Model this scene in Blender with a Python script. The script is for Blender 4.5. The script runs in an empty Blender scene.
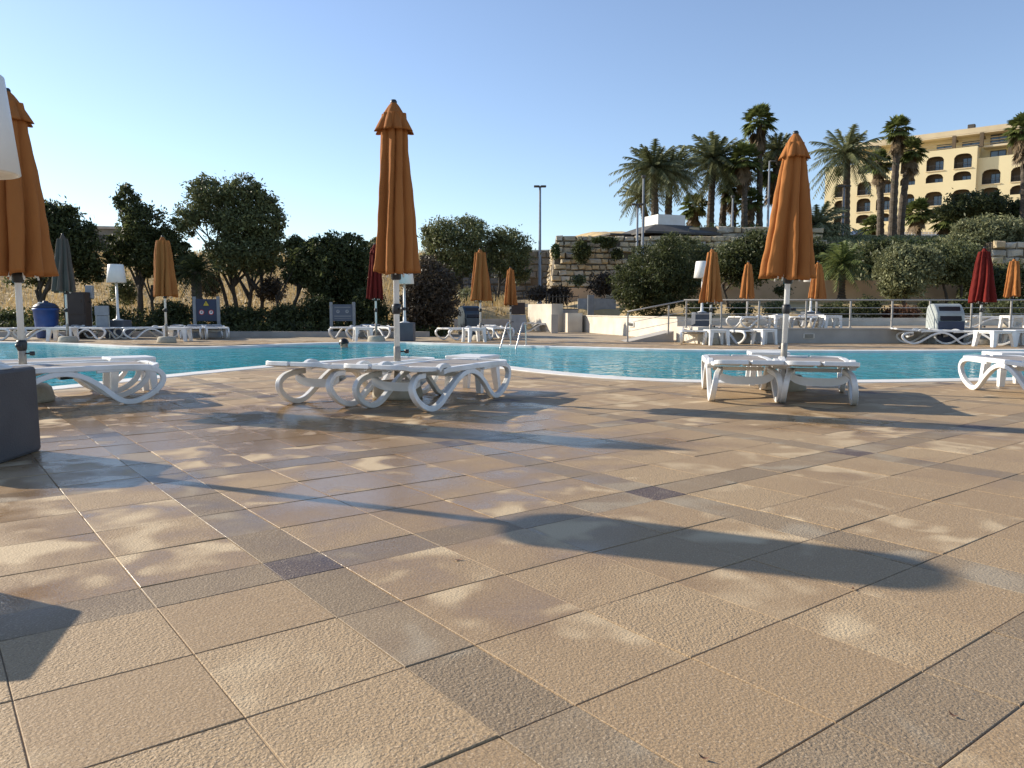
import bpy, bmesh, math, random
import numpy as np
from mathutils import Vector, Matrix
PI = math.pi
R = math.radians
scn = bpy.context.scene
COL = scn.collection
rnd = random.Random(7)

# ------------------------------------------------------------------ camera model (used to read positions off the photo)
FPX = 778.0
TH = math.atan(73 / FPX)
CH = 0.85
cT, sT = math.cos(TH), math.sin(TH)
def ray(px, py):
    dx = px - 512; dy = py - 384
    return (dx, FPX * cT - dy * sT, -FPX * sT - dy * cT)
def G(px, py, z=0.0):
    d = ray(px, py); t = (z - CH) / d[2]
    return Vector((d[0] * t, d[1] * t, z))
def W(px, py, Y):
    d = ray(px, py); t = Y / d[1]
    return Vector((d[0] * t, Y, CH + d[2] * t))
def sm(a, b, x):
    t = min(1, max(0, (x - a) / (b - a))); return t * t * (3 - 2 * t)
def lerp(a, b, t): return a + (b - a) * t

cam = bpy.data.cameras.new('camera'); cam.lens = FPX / 1024 * 36; cam.sensor_width = 36
cam.clip_start = 0.05; cam.clip_end = 6000
camo = bpy.data.objects.new('camera', cam); COL.objects.link(camo)
camo.location = (0, 0, CH); camo.rotation_euler = (PI / 2 - TH, 0, 0)
scn.camera = camo

# ------------------------------------------------------------------ light
SUN_EL = R(24.7); SUN_AZ = math.atan2(-0.912, 0.411)
world = bpy.data.worlds.new('World'); scn.world = world; world.use_nodes = True
wn = world.node_tree
sky = wn.nodes.new('ShaderNodeTexSky'); sky.sky_type = 'NISHITA'; sky.sun_disc = False
sky.sun_elevation = SUN_EL; sky.sun_rotation = SUN_AZ
sky.air_density = 1.0; sky.dust_density = 0.2; sky.ozone_density = 3.4; sky.altitude = 10
bg = wn.nodes['Background']; bg.inputs[1].default_value = 0.128
hs = wn.nodes.new('ShaderNodeHueSaturation'); hs.inputs['Saturation'].default_value = 0.90
hs.inputs['Hue'].default_value = 0.504
wn.links.new(sky.outputs[0], hs.inputs['Color']); wn.links.new(hs.outputs[0], bg.inputs[0])
sl = bpy.data.lights.new('sun', 'SUN'); sl.energy = 5.0; sl.angle = R(0.55); sl.color = (1.0, 0.90, 0.74)
so = bpy.data.objects.new('sun', sl); COL.objects.link(so)
sd = Vector((math.sin(SUN_AZ) * math.cos(SUN_EL), math.cos(SUN_AZ) * math.cos(SUN_EL), math.sin(SUN_EL)))
so.rotation_euler = (-sd).to_track_quat('-Z', 'Y').to_euler(); so.location = sd * 100
vs = scn.view_settings
vs.view_transform = 'Standard'; vs.look = 'None'; vs.gamma = 1; vs.use_curve_mapping = False; vs.exposure = 0.60
try:
    scn.cycles.max_bounces = 6; scn.cycles.transparent_max_bounces = 12
except Exception: pass

# ------------------------------------------------------------------ materials
def nodes_of(m): return m.node_tree.nodes, m.node_tree.links
def mat(name, col, rough=0.6, col2=None, nscale=6.0, bump=0.0, bscale=40.0, metal=0.0, spec=0.5, detail=4.0, stretch=None, thr=(0.35, 0.65), dist=0.01):
    m = bpy.data.materials.new(name); m.use_nodes = True
    n, l = nodes_of(m); p = n['Principled BSDF']
    p.inputs['Roughness'].default_value = rough; p.inputs['Metallic'].default_value = metal
    p.inputs['Specular IOR Level'].default_value = spec
    p.inputs['Base Color'].default_value = (*col, 1)
    tc = n.new('ShaderNodeTexCoord'); src = tc.outputs['Object']
    if stretch:
        mp = n.new('ShaderNodeMapping'); mp.inputs['Scale'].default_value = stretch
        l.new(src, mp.inputs[0]); src = mp.outputs[0]
    if col2 is None: col2 = tuple(c * 0.82 for c in col)
    t = n.new('ShaderNodeTexNoise'); t.inputs['Scale'].default_value = nscale; t.inputs['Detail'].default_value = detail
    l.new(src, t.inputs['Vector'])
    mr = n.new('ShaderNodeMapRange'); mr.inputs[1].default_value = thr[0]; mr.inputs[2].default_value = thr[1]
    l.new(t.outputs['Fac'], mr.inputs[0])
    mx = n.new('ShaderNodeMix'); mx.data_type = 'RGBA'
    mx.inputs[6].default_value = (*col, 1); mx.inputs[7].default_value = (*col2, 1)
    l.new(mr.outputs[0], mx.inputs[0]); l.new(mx.outputs[2], p.inputs['Base Color'])
    if bump > 0:
        t2 = n.new('ShaderNodeTexNoise'); t2.inputs['Scale'].default_value = bscale; t2.inputs['Detail'].default_value = 5
        l.new(src, t2.inputs['Vector'])
        b = n.new('ShaderNodeBump'); b.inputs['Strength'].default_value = bump; b.inputs['Distance'].default_value = dist
        l.new(t2.outputs['Fac'], b.inputs['Height']); l.new(b.outputs[0], p.inputs['Normal'])
    return m

def leaf_mat(name, c1, c2, trans=0.3, nscale=0.9, rough=0.5):
    m = bpy.data.materials.new(name); m.use_nodes = True
    n, l = nodes_of(m); p = n['Principled BSDF']; out = n['Material Output']
    at = n.new('ShaderNodeAttribute'); at.attribute_name = 'rnd'
    tc = n.new('ShaderNodeTexCoord'); t = n.new('ShaderNodeTexNoise'); t.inputs['Scale'].default_value = nscale
    l.new(tc.outputs['Object'], t.inputs['Vector'])
    ad = n.new('ShaderNodeMath'); ad.operation = 'MULTIPLY_ADD'; ad.inputs[1].default_value = 0.55; ad.inputs[2].default_value = -0.02
    l.new(at.outputs['Fac'], ad.inputs[0])
    ad2 = n.new('ShaderNodeMath'); ad2.operation = 'MULTIPLY_ADD'; ad2.inputs[1].default_value = 0.9
    l.new(t.outputs['Fac'], ad2.inputs[0])
    l.new(ad.outputs[0], ad2.inputs[2])
    mr = n.new('ShaderNodeMapRange'); mr.inputs[1].default_value = 0.35; mr.inputs[2].default_value = 1.05
    l.new(ad2.outputs[0], mr.inputs[0])
    mx = n.new('ShaderNodeMix'); mx.data_type = 'RGBA'; mx.inputs[6].default_value = (*c1, 1); mx.inputs[7].default_value = (*c2, 1)
    l.new(mr.outputs[0], mx.inputs[0]); l.new(mx.outputs[2], p.inputs['Base Color'])
    p.inputs['Roughness'].default_value = rough; p.inputs['Specular IOR Level'].default_value = 0.25
    tr = n.new('ShaderNodeBsdfTranslucent'); l.new(mx.outputs[2], tr.inputs['Color'])
    ms = n.new('ShaderNodeMixShader'); ms.inputs[0].default_value = trans
    l.new(p.outputs[0], ms.inputs[1]); l.new(tr.outputs[0], ms.inputs[2]); l.new(ms.outputs[0], out.inputs['Surface'])
    return m

def fabric_mat(name, col, col2):
    m = mat(name, col, 0.85, col2, 3.0, 0.55, 26.0, spec=0.15, stretch=(1, 1, 0.28), dist=0.010)
    n, l = nodes_of(m); p = n['Principled BSDF']; out = n['Material Output']
    src = p.inputs['Base Color'].links[0].from_socket
    tr = n.new('ShaderNodeBsdfTranslucent'); l.new(src, tr.inputs['Color'])
    ms = n.new('ShaderNodeMixShader'); ms.inputs[0].default_value = 0.07
    l.new(p.outputs[0], ms.inputs[1]); l.new(tr.outputs[0], ms.inputs[2]); l.new(ms.outputs[0], out.inputs['Surface'])
    return m

M = {}
M['orange'] = fabric_mat('orange_canvas', (0.39, 0.155, 0.046), (0.31, 0.116, 0.034))
M['red'] = fabric_mat('red_canvas', (0.16, 0.015, 0.011), (0.115, 0.012, 0.009))
M['greyfab'] = fabric_mat('grey_canvas', (0.135, 0.112, 0.092), (0.09, 0.076, 0.064))
M['white'] = mat('white_plastic', (0.78, 0.78, 0.77), 0.38, (0.66, 0.65, 0.62), 5.0, 0.06, 90.0)
M['sling'] = mat('sling_mesh', (0.33, 0.30, 0.275), 0.75, (0.27, 0.245, 0.225), 4.0, 0.35, 400.0, spec=0.2, dist=0.001)
M['polewhite'] = mat('white_painted_metal', (0.74, 0.73, 0.70), 0.35, (0.62, 0.60, 0.56), 8.0, stretch=(1, 1, 0.2))
M['poletube'] = mat('dull_steel_tube', (0.34, 0.31, 0.27), 0.45, (0.24, 0.21, 0.18), 12.0, metal=0.4)
M['black'] = mat('black_plastic', (0.02, 0.02, 0.022), 0.45)
M['concrete'] = mat('cream_concrete', (0.42, 0.38, 0.30), 0.85, (0.33, 0.29, 0.22), 9.0, 0.4, 60.0)
M['block'] = mat('charcoal_block', (0.075, 0.075, 0.08), 0.6, (0.06, 0.06, 0.065), 5.0, 0.25, 120.0)
M['blockblue'] = mat('slate_block', (0.085, 0.095, 0.115), 0.6, (0.07, 0.078, 0.095), 5.0, 0.2, 120.0)
M['shade'] = mat('white_shade', (0.80, 0.785, 0.74), 0.5, (0.74, 0.72, 0.67), 3.0)
M['wallwhite'] = mat('cream_render', (0.66, 0.60, 0.50), 0.85, (0.52, 0.46, 0.37), 1.6, 0.3, 30.0, detail=8)
M['wallgrey'] = mat('grey_render', (0.42, 0.385, 0.34), 0.85, (0.33, 0.30, 0.26), 1.8, 0.3, 30.0, detail=8)
M['tanwall'] = mat('tan_render', (0.58, 0.40, 0.245), 0.9, (0.47, 0.32, 0.19), 1.2, 0.5, 14.0, detail=8)
M['steel'] = mat('brushed_steel', (0.55, 0.54, 0.52), 0.3, (0.45, 0.44, 0.42), 9.0, metal=0.85)
M['rail'] = mat('grey_painted_rail', (0.32, 0.30, 0.27), 0.45, (0.30, 0.28, 0.26), 9.0)
M['bark'] = mat('olive_bark', (0.075, 0.058, 0.042), 0.9, (0.04, 0.032, 0.024), 10.0, 0.8, 22.0, stretch=(1, 1, 0.3), dist=0.03)
M['palmbark'] = mat('palm_bark', (0.105, 0.082, 0.06), 0.9, (0.05, 0.04, 0.03), 6.0, 0.8, 10.0, stretch=(0.6, 0.6, 2.2), dist=0.05)
M['skirt'] = leaf_mat('dead_frond', (0.12, 0.085, 0.05), (0.24, 0.17, 0.095), 0.2, 0.5)
M['olive'] = leaf_mat('olive_leaf', (0.046, 0.057, 0.024), (0.20, 0.215, 0.092), 0.25)
M['dark'] = leaf_mat('dark_leaf', (0.026, 0.034, 0.012), (0.11, 0.125, 0.048), 0.38)
M['green'] = leaf_mat('green_leaf', (0.022, 0.036, 0.012), (0.09, 0.12, 0.04), 0.3)
M['greyg'] = leaf_mat('grey_green_leaf', (0.08, 0.092, 0.042), (0.30, 0.305, 0.155), 0.25)
M['dry'] = leaf_mat('dry_shrub_leaf', (0.035, 0.026, 0.018), (0.10, 0.075, 0.05), 0.2)
M['rust'] = leaf_mat('rusty_leaf', (0.07, 0.032, 0.018), (0.17, 0.085, 0.045), 0.2)
M['straw'] = leaf_mat('straw_grass', (0.42, 0.30, 0.13), (0.62, 0.47, 0.23), 0.25, 0.4)
M['palmleaf'] = leaf_mat('date_frond', (0.062, 0.078, 0.034), (0.26, 0.27, 0.14), 0.25, 0.25)
M['fanleaf'] = leaf_mat('fan_frond', (0.045, 0.072, 0.022), (0.22, 0.25, 0.08), 0.3, 0.4)
M['hotel'] = mat('ochre_render', (0.82, 0.71, 0.44), 0.9, (0.75, 0.63, 0.38), 0.16, 0.2, 3.0, detail=7)
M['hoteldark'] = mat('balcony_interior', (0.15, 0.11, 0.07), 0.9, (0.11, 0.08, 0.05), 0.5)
M['hotelcream'] = mat('cream_parapet', (0.72, 0.60, 0.40), 0.9, (0.62, 0.51, 0.34), 0.3)
M['glass'] = mat('window_glass', (0.10, 0.15, 0.20), 0.06, (0.06, 0.09, 0.13), 0.8, spec=1.0)
M['frame'] = mat('dark_window_frame', (0.05, 0.045, 0.04), 0.5)
M['stone'] = mat('rubble_stone', (0.60, 0.50, 0.34), 0.95, (0.30, 0.25, 0.175), 1.3, 0.9, 6.0, detail=10, dist=0.08)
M['stonewarm'] = mat('warm_rubble_stone', (0.66, 0.53, 0.33), 0.95, (0.38, 0.29, 0.18), 1.6, 0.9, 6.0, detail=10, dist=0.08)
M['stonepale'] = mat('pale_rubble_stone', (0.54, 0.49, 0.40), 0.95, (0.22, 0.20, 0.165), 1.0, 0.9, 6.0, detail=10, dist=0.08)
M['stonegrey'] = mat('grey_rubble', (0.20, 0.185, 0.16), 0.95, (0.11, 0.105, 0.09), 0.7, 0.9, 4.0, detail=10, dist=0.1)
M['mortar'] = mat('dark_mortar', (0.13, 0.105, 0.075), 0.95)
M['roof'] = mat('grey_roof_tiles', (0.085, 0.078, 0.07), 0.8, (0.06, 0.055, 0.05), 2.0, 0.6, 8.0)
M['paint'] = mat('white_wall_paint', (0.74, 0.73, 0.70), 0.7, (0.66, 0.64, 0.60), 2.0)
M['brownwall'] = mat('brown_cladding', (0.14, 0.095, 0.065), 0.8, (0.10, 0.07, 0.05), 3.0)
M['brownbox'] = mat('brown_cabinet', (0.050, 0.033, 0.026), 0.6, (0.036, 0.024, 0.02), 4.0)
M['blue'] = mat('blue_plastic', (0.02, 0.075, 0.26), 0.45, (0.016, 0.055, 0.20), 4.0)
M['navy'] = mat('navy_panel', (0.022, 0.036, 0.08), 0.5, (0.018, 0.03, 0.065), 4.0)
M['teal'] = mat('slate_blue_plastic', (0.035, 0.06, 0.085), 0.4, (0.03, 0.05, 0.07), 4.0)
M['binlight'] = mat('pale_grey_plastic', (0.38, 0.41, 0.40), 0.4, (0.32, 0.35, 0.34), 4.0)
M['signgrey'] = mat('slate_sign_panel', (0.085, 0.105, 0.145), 0.5, (0.07, 0.09, 0.125), 4.0)
M['greypost'] = mat('pale_grey_post', (0.25, 0.265, 0.28), 0.5)
M['boardgrey'] = mat('pale_grey_board', (0.30, 0.32, 0.34), 0.6)
M['yellow'] = mat('sign_yellow', (0.60, 0.46, 0.04), 0.5)
M['signwhite'] = mat('sign_white', (0.75, 0.75, 0.75), 0.5)
M['signred'] = mat('sign_red', (0.50, 0.03, 0.03), 0.5)
M['iron'] = mat('dark_iron', (0.03, 0.026, 0.022), 0.6)
M['skin'] = mat('skin', (0.45, 0.26, 0.17), 0.5)
M['hair'] = mat('dark_hair', (0.016, 0.011, 0.008), 0.35, bump=0.5, bscale=60)
M['coping'] = mat('white_coping', (0.76, 0.74, 0.70), 0.55, (0.66, 0.63, 0.57), 3.0, 0.15, 40.0)
M['pooltile'] = mat('pool_mosaic', (0.30, 0.60, 0.70), 0.4, (0.24, 0.52, 0.63), 2.0)
M['deckbase'] = mat('deck_mortar', (0.40, 0.31, 0.205), 0.8, (0.32, 0.245, 0.16), 2.5, 0.2, 50.0)
M['deadleaf'] = mat('brown_dead_leaf', (0.12, 0.05, 0.025), 0.7)
M['carblue'] = mat('dark_car_paint', (0.03, 0.036, 0.05), 0.25)
M['tyre'] = mat('tyre_rubber', (0.02, 0.02, 0.02), 0.8)

# soil / grass ground
def soil_mat():
    m = mat('dry_ground', (0.56, 0.41, 0.20), 0.95, (0.36, 0.26, 0.13), 0.35, 0.8, 3.0, detail=9, dist=0.1)
    return m
M['soil'] = soil_mat()

def water_mat():
    m = bpy.data.materials.new('pool_water'); m.use_nodes = True
    n, l = nodes_of(m); out = n['Material Output']; n.remove(n['Principled BSDF'])
    tc = n.new('ShaderNodeTexCoord')
    t1 = n.new('ShaderNodeTexNoise'); t1.inputs['Scale'].default_value = 1.5; t1.inputs['Detail'].default_value = 3; t1.inputs['Distortion'].default_value = 1.2
    t2 = n.new('ShaderNodeTexNoise'); t2.inputs['Scale'].default_value = 5.5; t2.inputs['Detail'].default_value = 2; t2.inputs['Distortion'].default_value = 0.6
    l.new(tc.outputs['Object'], t1.inputs['Vector']); l.new(tc.outputs['Object'], t2.inputs['Vector'])
    a = n.new('ShaderNodeMath'); a.operation = 'MULTIPLY_ADD'; a.inputs[1].default_value = 0.28
    l.new(t2.outputs['Fac'], a.inputs[0]); l.new(t1.outputs['Fac'], a.inputs[2])
    b = n.new('ShaderNodeBump'); b.inputs['Strength'].default_value = 0.6; b.inputs['Distance'].default_value = 0.085
    l.new(a.outputs[0], b.inputs['Height'])
    fr = n.new('ShaderNodeFresnel'); fr.inputs['IOR'].default_value = 1.27; l.new(b.outputs[0], fr.inputs['Normal'])
    sc = n.new('ShaderNodeMath'); sc.operation = 'MULTIPLY'; sc.inputs[1].default_value = 0.85; l.new(fr.outputs[0], sc.inputs[0])
    tr = n.new('ShaderNodeBsdfTransparent'); tr.inputs['Color'].default_value = (0.42, 0.80, 0.88, 1)
    df = n.new('ShaderNodeBsdfDiffuse'); df.inputs['Color'].default_value = (0.055, 0.52, 0.62, 1); l.new(b.outputs[0], df.inputs['Normal'])
    m1 = n.new('ShaderNodeMixShader'); m1.inputs[0].default_value = 0.6
    l.new(tr.outputs[0], m1.inputs[1]); l.new(df.outputs[0], m1.inputs[2])
    gl = n.new('ShaderNodeBsdfGlossy'); gl.inputs['Roughness'].default_value = 0.04; l.new(b.outputs[0], gl.inputs['Normal'])
    m2 = n.new('ShaderNodeMixShader'); l.new(sc.outputs[0], m2.inputs[0]); l.new(m1.outputs[0], m2.inputs[1]); l.new(gl.outputs[0], m2.inputs[2])
    l.new(m2.outputs[0], out.inputs['Surface'])
    return m
M['water'] = water_mat()

def tile_mat():
    m = bpy.data.materials.new('terrace_tiles'); m.use_nodes = True
    n, l = nodes_of(m); p = n['Principled BSDF']
    at = n.new('ShaderNodeAttribute'); at.attribute_name = 'tile'
    sp = n.new('ShaderNodeSeparateColor'); l.new(at.outputs['Color'], sp.inputs[0])
    uv = n.new('ShaderNodeUVMap'); uv.uv_map = 'UVMap'
    tc = n.new('ShaderNodeTexCoord')
    def math_(op, a, b=None, c=None, clamp=False):
        q = n.new('ShaderNodeMath'); q.operation = op; q.use_clamp = clamp
        for i, x in enumerate((a, b, c)):
            if x is None: continue
            if isinstance(x, (int, float)): q.inputs[i].default_value = x
            else: l.new(x, q.inputs[i])
        return q.outputs[0]
    def rng(x, a, b):
        q = n.new('ShaderNodeMapRange'); q.interpolation_type = 'SMOOTHSTEP'; q.inputs[1].default_value = a; q.inputs[2].default_value = b
        l.new(x, q.inputs[0]); return q.outputs[0]
    def mixc(f, a, b):
        q = n.new('ShaderNodeMix'); q.data_type = 'RGBA'
        if isinstance(f, float): q.inputs[0].default_value = f
        else: l.new(f, q.inputs[0])
        for i, x in ((6, a), (7, b)):
            if isinstance(x, tuple): q.inputs[i].default_value = (*x, 1)
            else: l.new(x, q.inputs[i])
        return q.outputs[2]
    def noise(vec, s, d=3.0, dist=0.0, w=None):
        q = n.new('ShaderNodeTexNoise'); q.inputs['Scale'].default_value = s; q.inputs['Detail'].default_value = d; q.inputs['Distortion'].default_value = dist
        if w is not None:
            q.noise_dimensions = '4D'; l.new(w, q.inputs['W'])
        l.new(vec, q.inputs['Vector']); return q.outputs['Fac']
    obj_ = tc.outputs['Object']
    r1, typ, r2 = sp.outputs[0], sp.outputs[1], sp.outputs[2]
    # dry tile colour by tile, three kinds of tile
    beige = mixc(r1, (0.335, 0.226, 0.122), (0.40, 0.28, 0.155))
    band = mixc(r2, (0.235, 0.170, 0.102), (0.295, 0.215, 0.13))
    plum = (0.09, 0.066, 0.064)
    c = mixc(rng(typ, 0.2, 0.3), beige, band)
    c = mixc(rng(typ, 0.7, 0.8), c, plum)
    # speckled aggregate
    sp1 = noise(obj_, 210, 3.0)
    c = mixc(math_('MULTIPLY', rng(sp1, 0.48, 0.62), 0.55), c, (0.16, 0.11, 0.07))
    sp2 = noise(obj_, 150, 3.0)
    c = mixc(math_('MULTIPLY', rng(sp2, 0.56, 0.70), 0.45), c, (0.62, 0.50, 0.36))
    st = noise(obj_, 3.1, 7.0, 0.3)
    c = mixc(math_('MULTIPLY', rng(st, 0.60, 0.78), 0.30), c, (0.17, 0.125, 0.085))
    # damp film left after hosing: big soft shapes broken by tile
    wv = noise(obj_, 0.55, 4.0, 0.6)
    wt = noise(obj_, 2.2, 4.0, 0.4)
    dist = n.new('ShaderNodeVectorMath'); dist.operation = 'DISTANCE'; dist.inputs[1].default_value = (-2.6, 5.0, 0)
    l.new(obj_, dist.inputs[0])
    near = rng(dist.outputs['Value'], 6.0, 1.2)
    fd = n.new('ShaderNodeVectorMath'); fd.operation = 'DISTANCE'; fd.inputs[1].default_value = (1.2, 0.0, 0)
    l.new(obj_, fd.inputs[0])
    fm2 = rng(fd.outputs['Value'], 1.5, 5.0)
    wet = math_('MULTIPLY_ADD', wt, 0.35, math_('MULTIPLY_ADD', near, 0.24, math_('MULTIPLY_ADD', r2, 0.10, wv)))
    wet = math_('MULTIPLY_ADD', fm2, 0.085, wet)
    wet = rng(wet, 0.82, 1.06)
    # drying patches, pale and crescent shaped, kept inside each tile
    dn = noise(uv.outputs[0], 1.25, 1.2, 0.9, math_('MULTIPLY', r1, 37.0))
    dn2 = noise(uv.outputs[0], 5.0, 4.0, 0.5, math_('MULTIPLY', r2, 23.0))
    big = noise(obj_, 0.9, 2.0)
    dryp = math_('MULTIPLY_ADD', dn2, 0.14, math_('MULTIPLY_ADD', r2, 0.16, math_('MULTIPLY_ADD', big, 0.25, dn)))
    far_ = n.new('ShaderNodeVectorMath'); far_.operation = 'DISTANCE'; far_.inputs[1].default_value = (1.2, 0.0, 0)
    l.new(obj_, far_.inputs[0])
    fm = rng(far_.outputs['Value'], 1.2, 4.5)
    dryp = math_('MULTIPLY_ADD', fm, 0.045, dryp)
    dry = math_('MULTIPLY', rng(dryp, 0.85, 1.06), math_('MULTIPLY_ADD', rng(typ, 0.2, 0.3), -0.45, 1.0))
    c = mixc(math_('MULTIPLY', dry, 0.80), c, mixc(rng(typ, 0.2, 0.3), (0.56, 0.43, 0.265), (0.40, 0.345, 0.255)))
    wet = math_('MULTIPLY', wet, math_('SUBTRACT', 1.0, dry))
    dk = mixc(1.0, c, (0.76, 0.67, 0.55))
    dk.node.blend_type = 'MULTIPLY'
    c = mixc(wet, c, dk)
    l.new(c, p.inputs['Base Color'])
    ro = n.new('ShaderNodeMapRange'); ro.inputs[1].default_value = 0; ro.inputs[2].default_value = 1; ro.inputs[3].default_value = 0.72; ro.inputs[4].default_value = 0.17
    l.new(wet, ro.inputs[0]); l.new(ro.outputs[0], p.inputs['Roughness'])
    p.inputs['Specular IOR Level'].default_value = 0.42
    h1 = noise(obj_, 120, 5.0, 0.2); h2 = noise(obj_, 30, 3.0)
    h = math_('MULTIPLY_ADD', h2, 0.7, h1)
    b = n.new('ShaderNodeBump'); b.inputs['Distance'].default_value = 0.006
    l.new(h, b.inputs['Height'])
    bs = n.new('ShaderNodeMapRange'); bs.inputs[1].default_value = 0; bs.inputs[2].default_value = 1; bs.inputs[3].default_value = 0.8; bs.inputs[4].default_value = 0.20
    l.new(wet, bs.inputs[0]); l.new(math_('MULTIPLY', bs.outputs[0], math_('MULTIPLY_ADD', r1, 0.5, 0.45)), b.inputs['Strength'])
    l.new(b.outputs[0], p.inputs['Normal'])
    return m
M['tile'] = tile_mat()

# ------------------------------------------------------------------ mesh building
class MB:
    def __init__(s): s.v = []; s.f = []; s.m = []; s.sm = []
    def add(s, vs, fs, mi=0, smooth=False):
        o = len(s.v); s.v.extend([tuple(x) for x in vs])
        for f in fs: s.f.append(tuple(i + o for i in f)); s.m.append(mi); s.sm.append(smooth)
    def box(s, c, d, rz=0.0, bev=0.0, mi=0, taper=1.0):
        x, y, z = d[0] / 2, d[1] / 2, d[2] / 2
        ca, sa = math.cos(rz), math.sin(rz)
        def tr(p): return (c[0] + p[0] * ca - p[1] * sa, c[1] + p[0] * sa + p[1] * ca, c[2] + p[2])
        if bev <= 0:
            k = taper
            P = [(-x, -y, -z), (x, -y, -z), (x, y, -z), (-x, y, -z), (-x * k, -y * k, z), (x * k, -y * k, z), (x * k, y * k, z), (-x * k, y * k, z)]
            s.add([tr(p) for p in P], [(0, 3, 2, 1), (4, 5, 6, 7), (0, 1, 5, 4), (1, 2, 6, 5), (2, 3, 7, 6), (3, 0, 4, 7)], mi)
        else:
            b = min(bev, x * 0.49, y * 0.49, z * 0.49)
            rings = []
            prof = [(-z, -b), (-z + b * 0.3, -b * 0.3), (-z + b, 0), (z - b, 0), (z - b * 0.3, -b * 0.3), (z, -b)]
            V = []
            for (zz, ins) in prof:
                xx, yy = x + ins, y + ins; bb = b
                ring = [(-xx + bb, -yy), (xx - bb, -yy), (xx - bb * .3, -yy + bb * .3), (xx, -yy + bb), (xx, yy - bb), (xx - bb * .3, yy - bb * .3), (xx - bb, yy), (-xx + bb, yy), (-xx + bb * .3, yy - bb * .3), (-xx, yy - bb), (-xx, -yy + bb), (-xx + bb * .3, -yy + bb * .3)]
                k = lerp(1.0, taper, (zz + z) / (2 * z))
                V += [tr((a * k, q * k, zz)) for a, q in ring]
            F = []
            for i in range(len(prof) - 1):
                for j in range(12):
                    F.append((i * 12 + j, i * 12 + (j + 1) % 12, (i + 1) * 12 + (j + 1) % 12, (i + 1) * 12 + j))
            F.append(tuple(range(11, -1, -1))); F.append(tuple(range((len(prof) - 1) * 12, len(prof) * 12)))
            s.add(V, F, mi, False)
    def tube(s, pts, rad, n=8, mi=0, cap=True, smooth=True):
        pts = [Vector(p) for p in pts]
        if not isinstance(rad, (list, tuple)): rad = [rad] * len(pts)
        V = []; up = None
        for i, p in enumerate(pts):
            t = (pts[min(i + 1, len(pts) - 1)] - pts[max(i - 1, 0)]).normalized()
            if up is None:
                a = Vector((0, 0, 1)) if abs(t.z) < 0.9 else Vector((1, 0, 0))
                up = (a - t * a.dot(t)).normalized()
            else:
                up = (up - t * up.dot(t)).normalized()
            q = t.cross(up)
            for k in range(n):
                a = 2 * PI * k / n
                V.append(p + (up * math.cos(a) + q * math.sin(a)) * rad[i])
        F = []
        for i in range(len(pts) - 1):
            for k in range(n):
                F.append((i * n + k, i * n + (k + 1) % n, (i + 1) * n + (k + 1) % n, (i + 1) * n + k))
        if cap:
            F.append(tuple(range(n - 1, -1, -1))); F.append(tuple(range((len(pts) - 1) * n, len(pts) * n)))
        s.add(V, F, mi, smooth)
    def lathe(s, prof, n=24, c=(0, 0, 0), mi=0, smooth=True, cap=True):
        V = []
        for (r, z) in prof:
            for k in range(n):
                a = 2 * PI * k / n; V.append((c[0] + r * math.cos(a), c[1] + r * math.sin(a), c[2] + z))
        F = []
        for i in range(len(prof) - 1):
            for k in range(n): F.append((i * n + k, i * n + (k + 1) % n, (i + 1) * n + (k + 1) % n, (i + 1) * n + k))
        if cap:
            F.append(tuple(range(n - 1, -1, -1))); F.append(tuple(range((len(prof) - 1) * n, len(prof) * n)))
        s.add(V, F, mi, smooth)
    def ribbon(s, pts, w, th, mi=0):
        """a rounded flat band along 3-D points in planes of roughly constant x; w across x, th in the plane"""
        P = catmull([Vector(p) for p in pts], 7)
        hw, ht_ = w / 2, th / 2; ch = min(hw, ht_) * .30
        cs = [(hw - ch, -ht_), (hw - ch * .3, -ht_ + ch * .3), (hw, -ht_ + ch), (hw, ht_ - ch), (hw - ch * .3, ht_ - ch * .3), (hw - ch, ht_), (-hw + ch, ht_), (-hw + ch * .3, ht_ - ch * .3), (-hw, ht_ - ch), (-hw, -ht_ + ch), (-hw + ch * .3, -ht_ + ch * .3), (-hw + ch, -ht_)]
        V = []
        for i, p in enumerate(P):
            t = (P[min(i + 1, len(P) - 1)] - P[max(i - 1, 0)]).normalized()
            X = Vector((1, 0, 0)); X = (X - t * X.dot(t)).normalized(); N = t.cross(X)
            for a, b in cs: V.append(p + X * a + N * b)
        n = 12; F = []
        for i in range(len(P) - 1):
            for k in range(n): F.append((i * n + k, i * n + (k + 1) % n, (i + 1) * n + (k + 1) % n, (i + 1) * n + k))
        F.append(tuple(range(n - 1, -1, -1))); F.append(tuple(range((len(P) - 1) * n, len(P) * n)))
        s.add(V, F, mi, False)
    def quad(s, a, b, c, d, mi=0): s.add([a, b, c, d], [(0, 1, 2, 3)], mi)
def catmull(P, k):
    out = []
    for i in range(len(P) - 1):
        p0 = P[max(i - 1, 0)]; p1 = P[i]; p2 = P[i + 1]; p3 = P[min(i + 2, len(P) - 1)]
        for j in range(k):
            t = j / k
            out.append(0.5 * ((2 * p1) + (p2 - p0) * t + (2 * p0 - 5 * p1 + 4 * p2 - p3) * t * t + (3 * p1 - p0 - 3 * p2 + p3) * t ** 3))
    out.append(P[-1].copy()); return out

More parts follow.
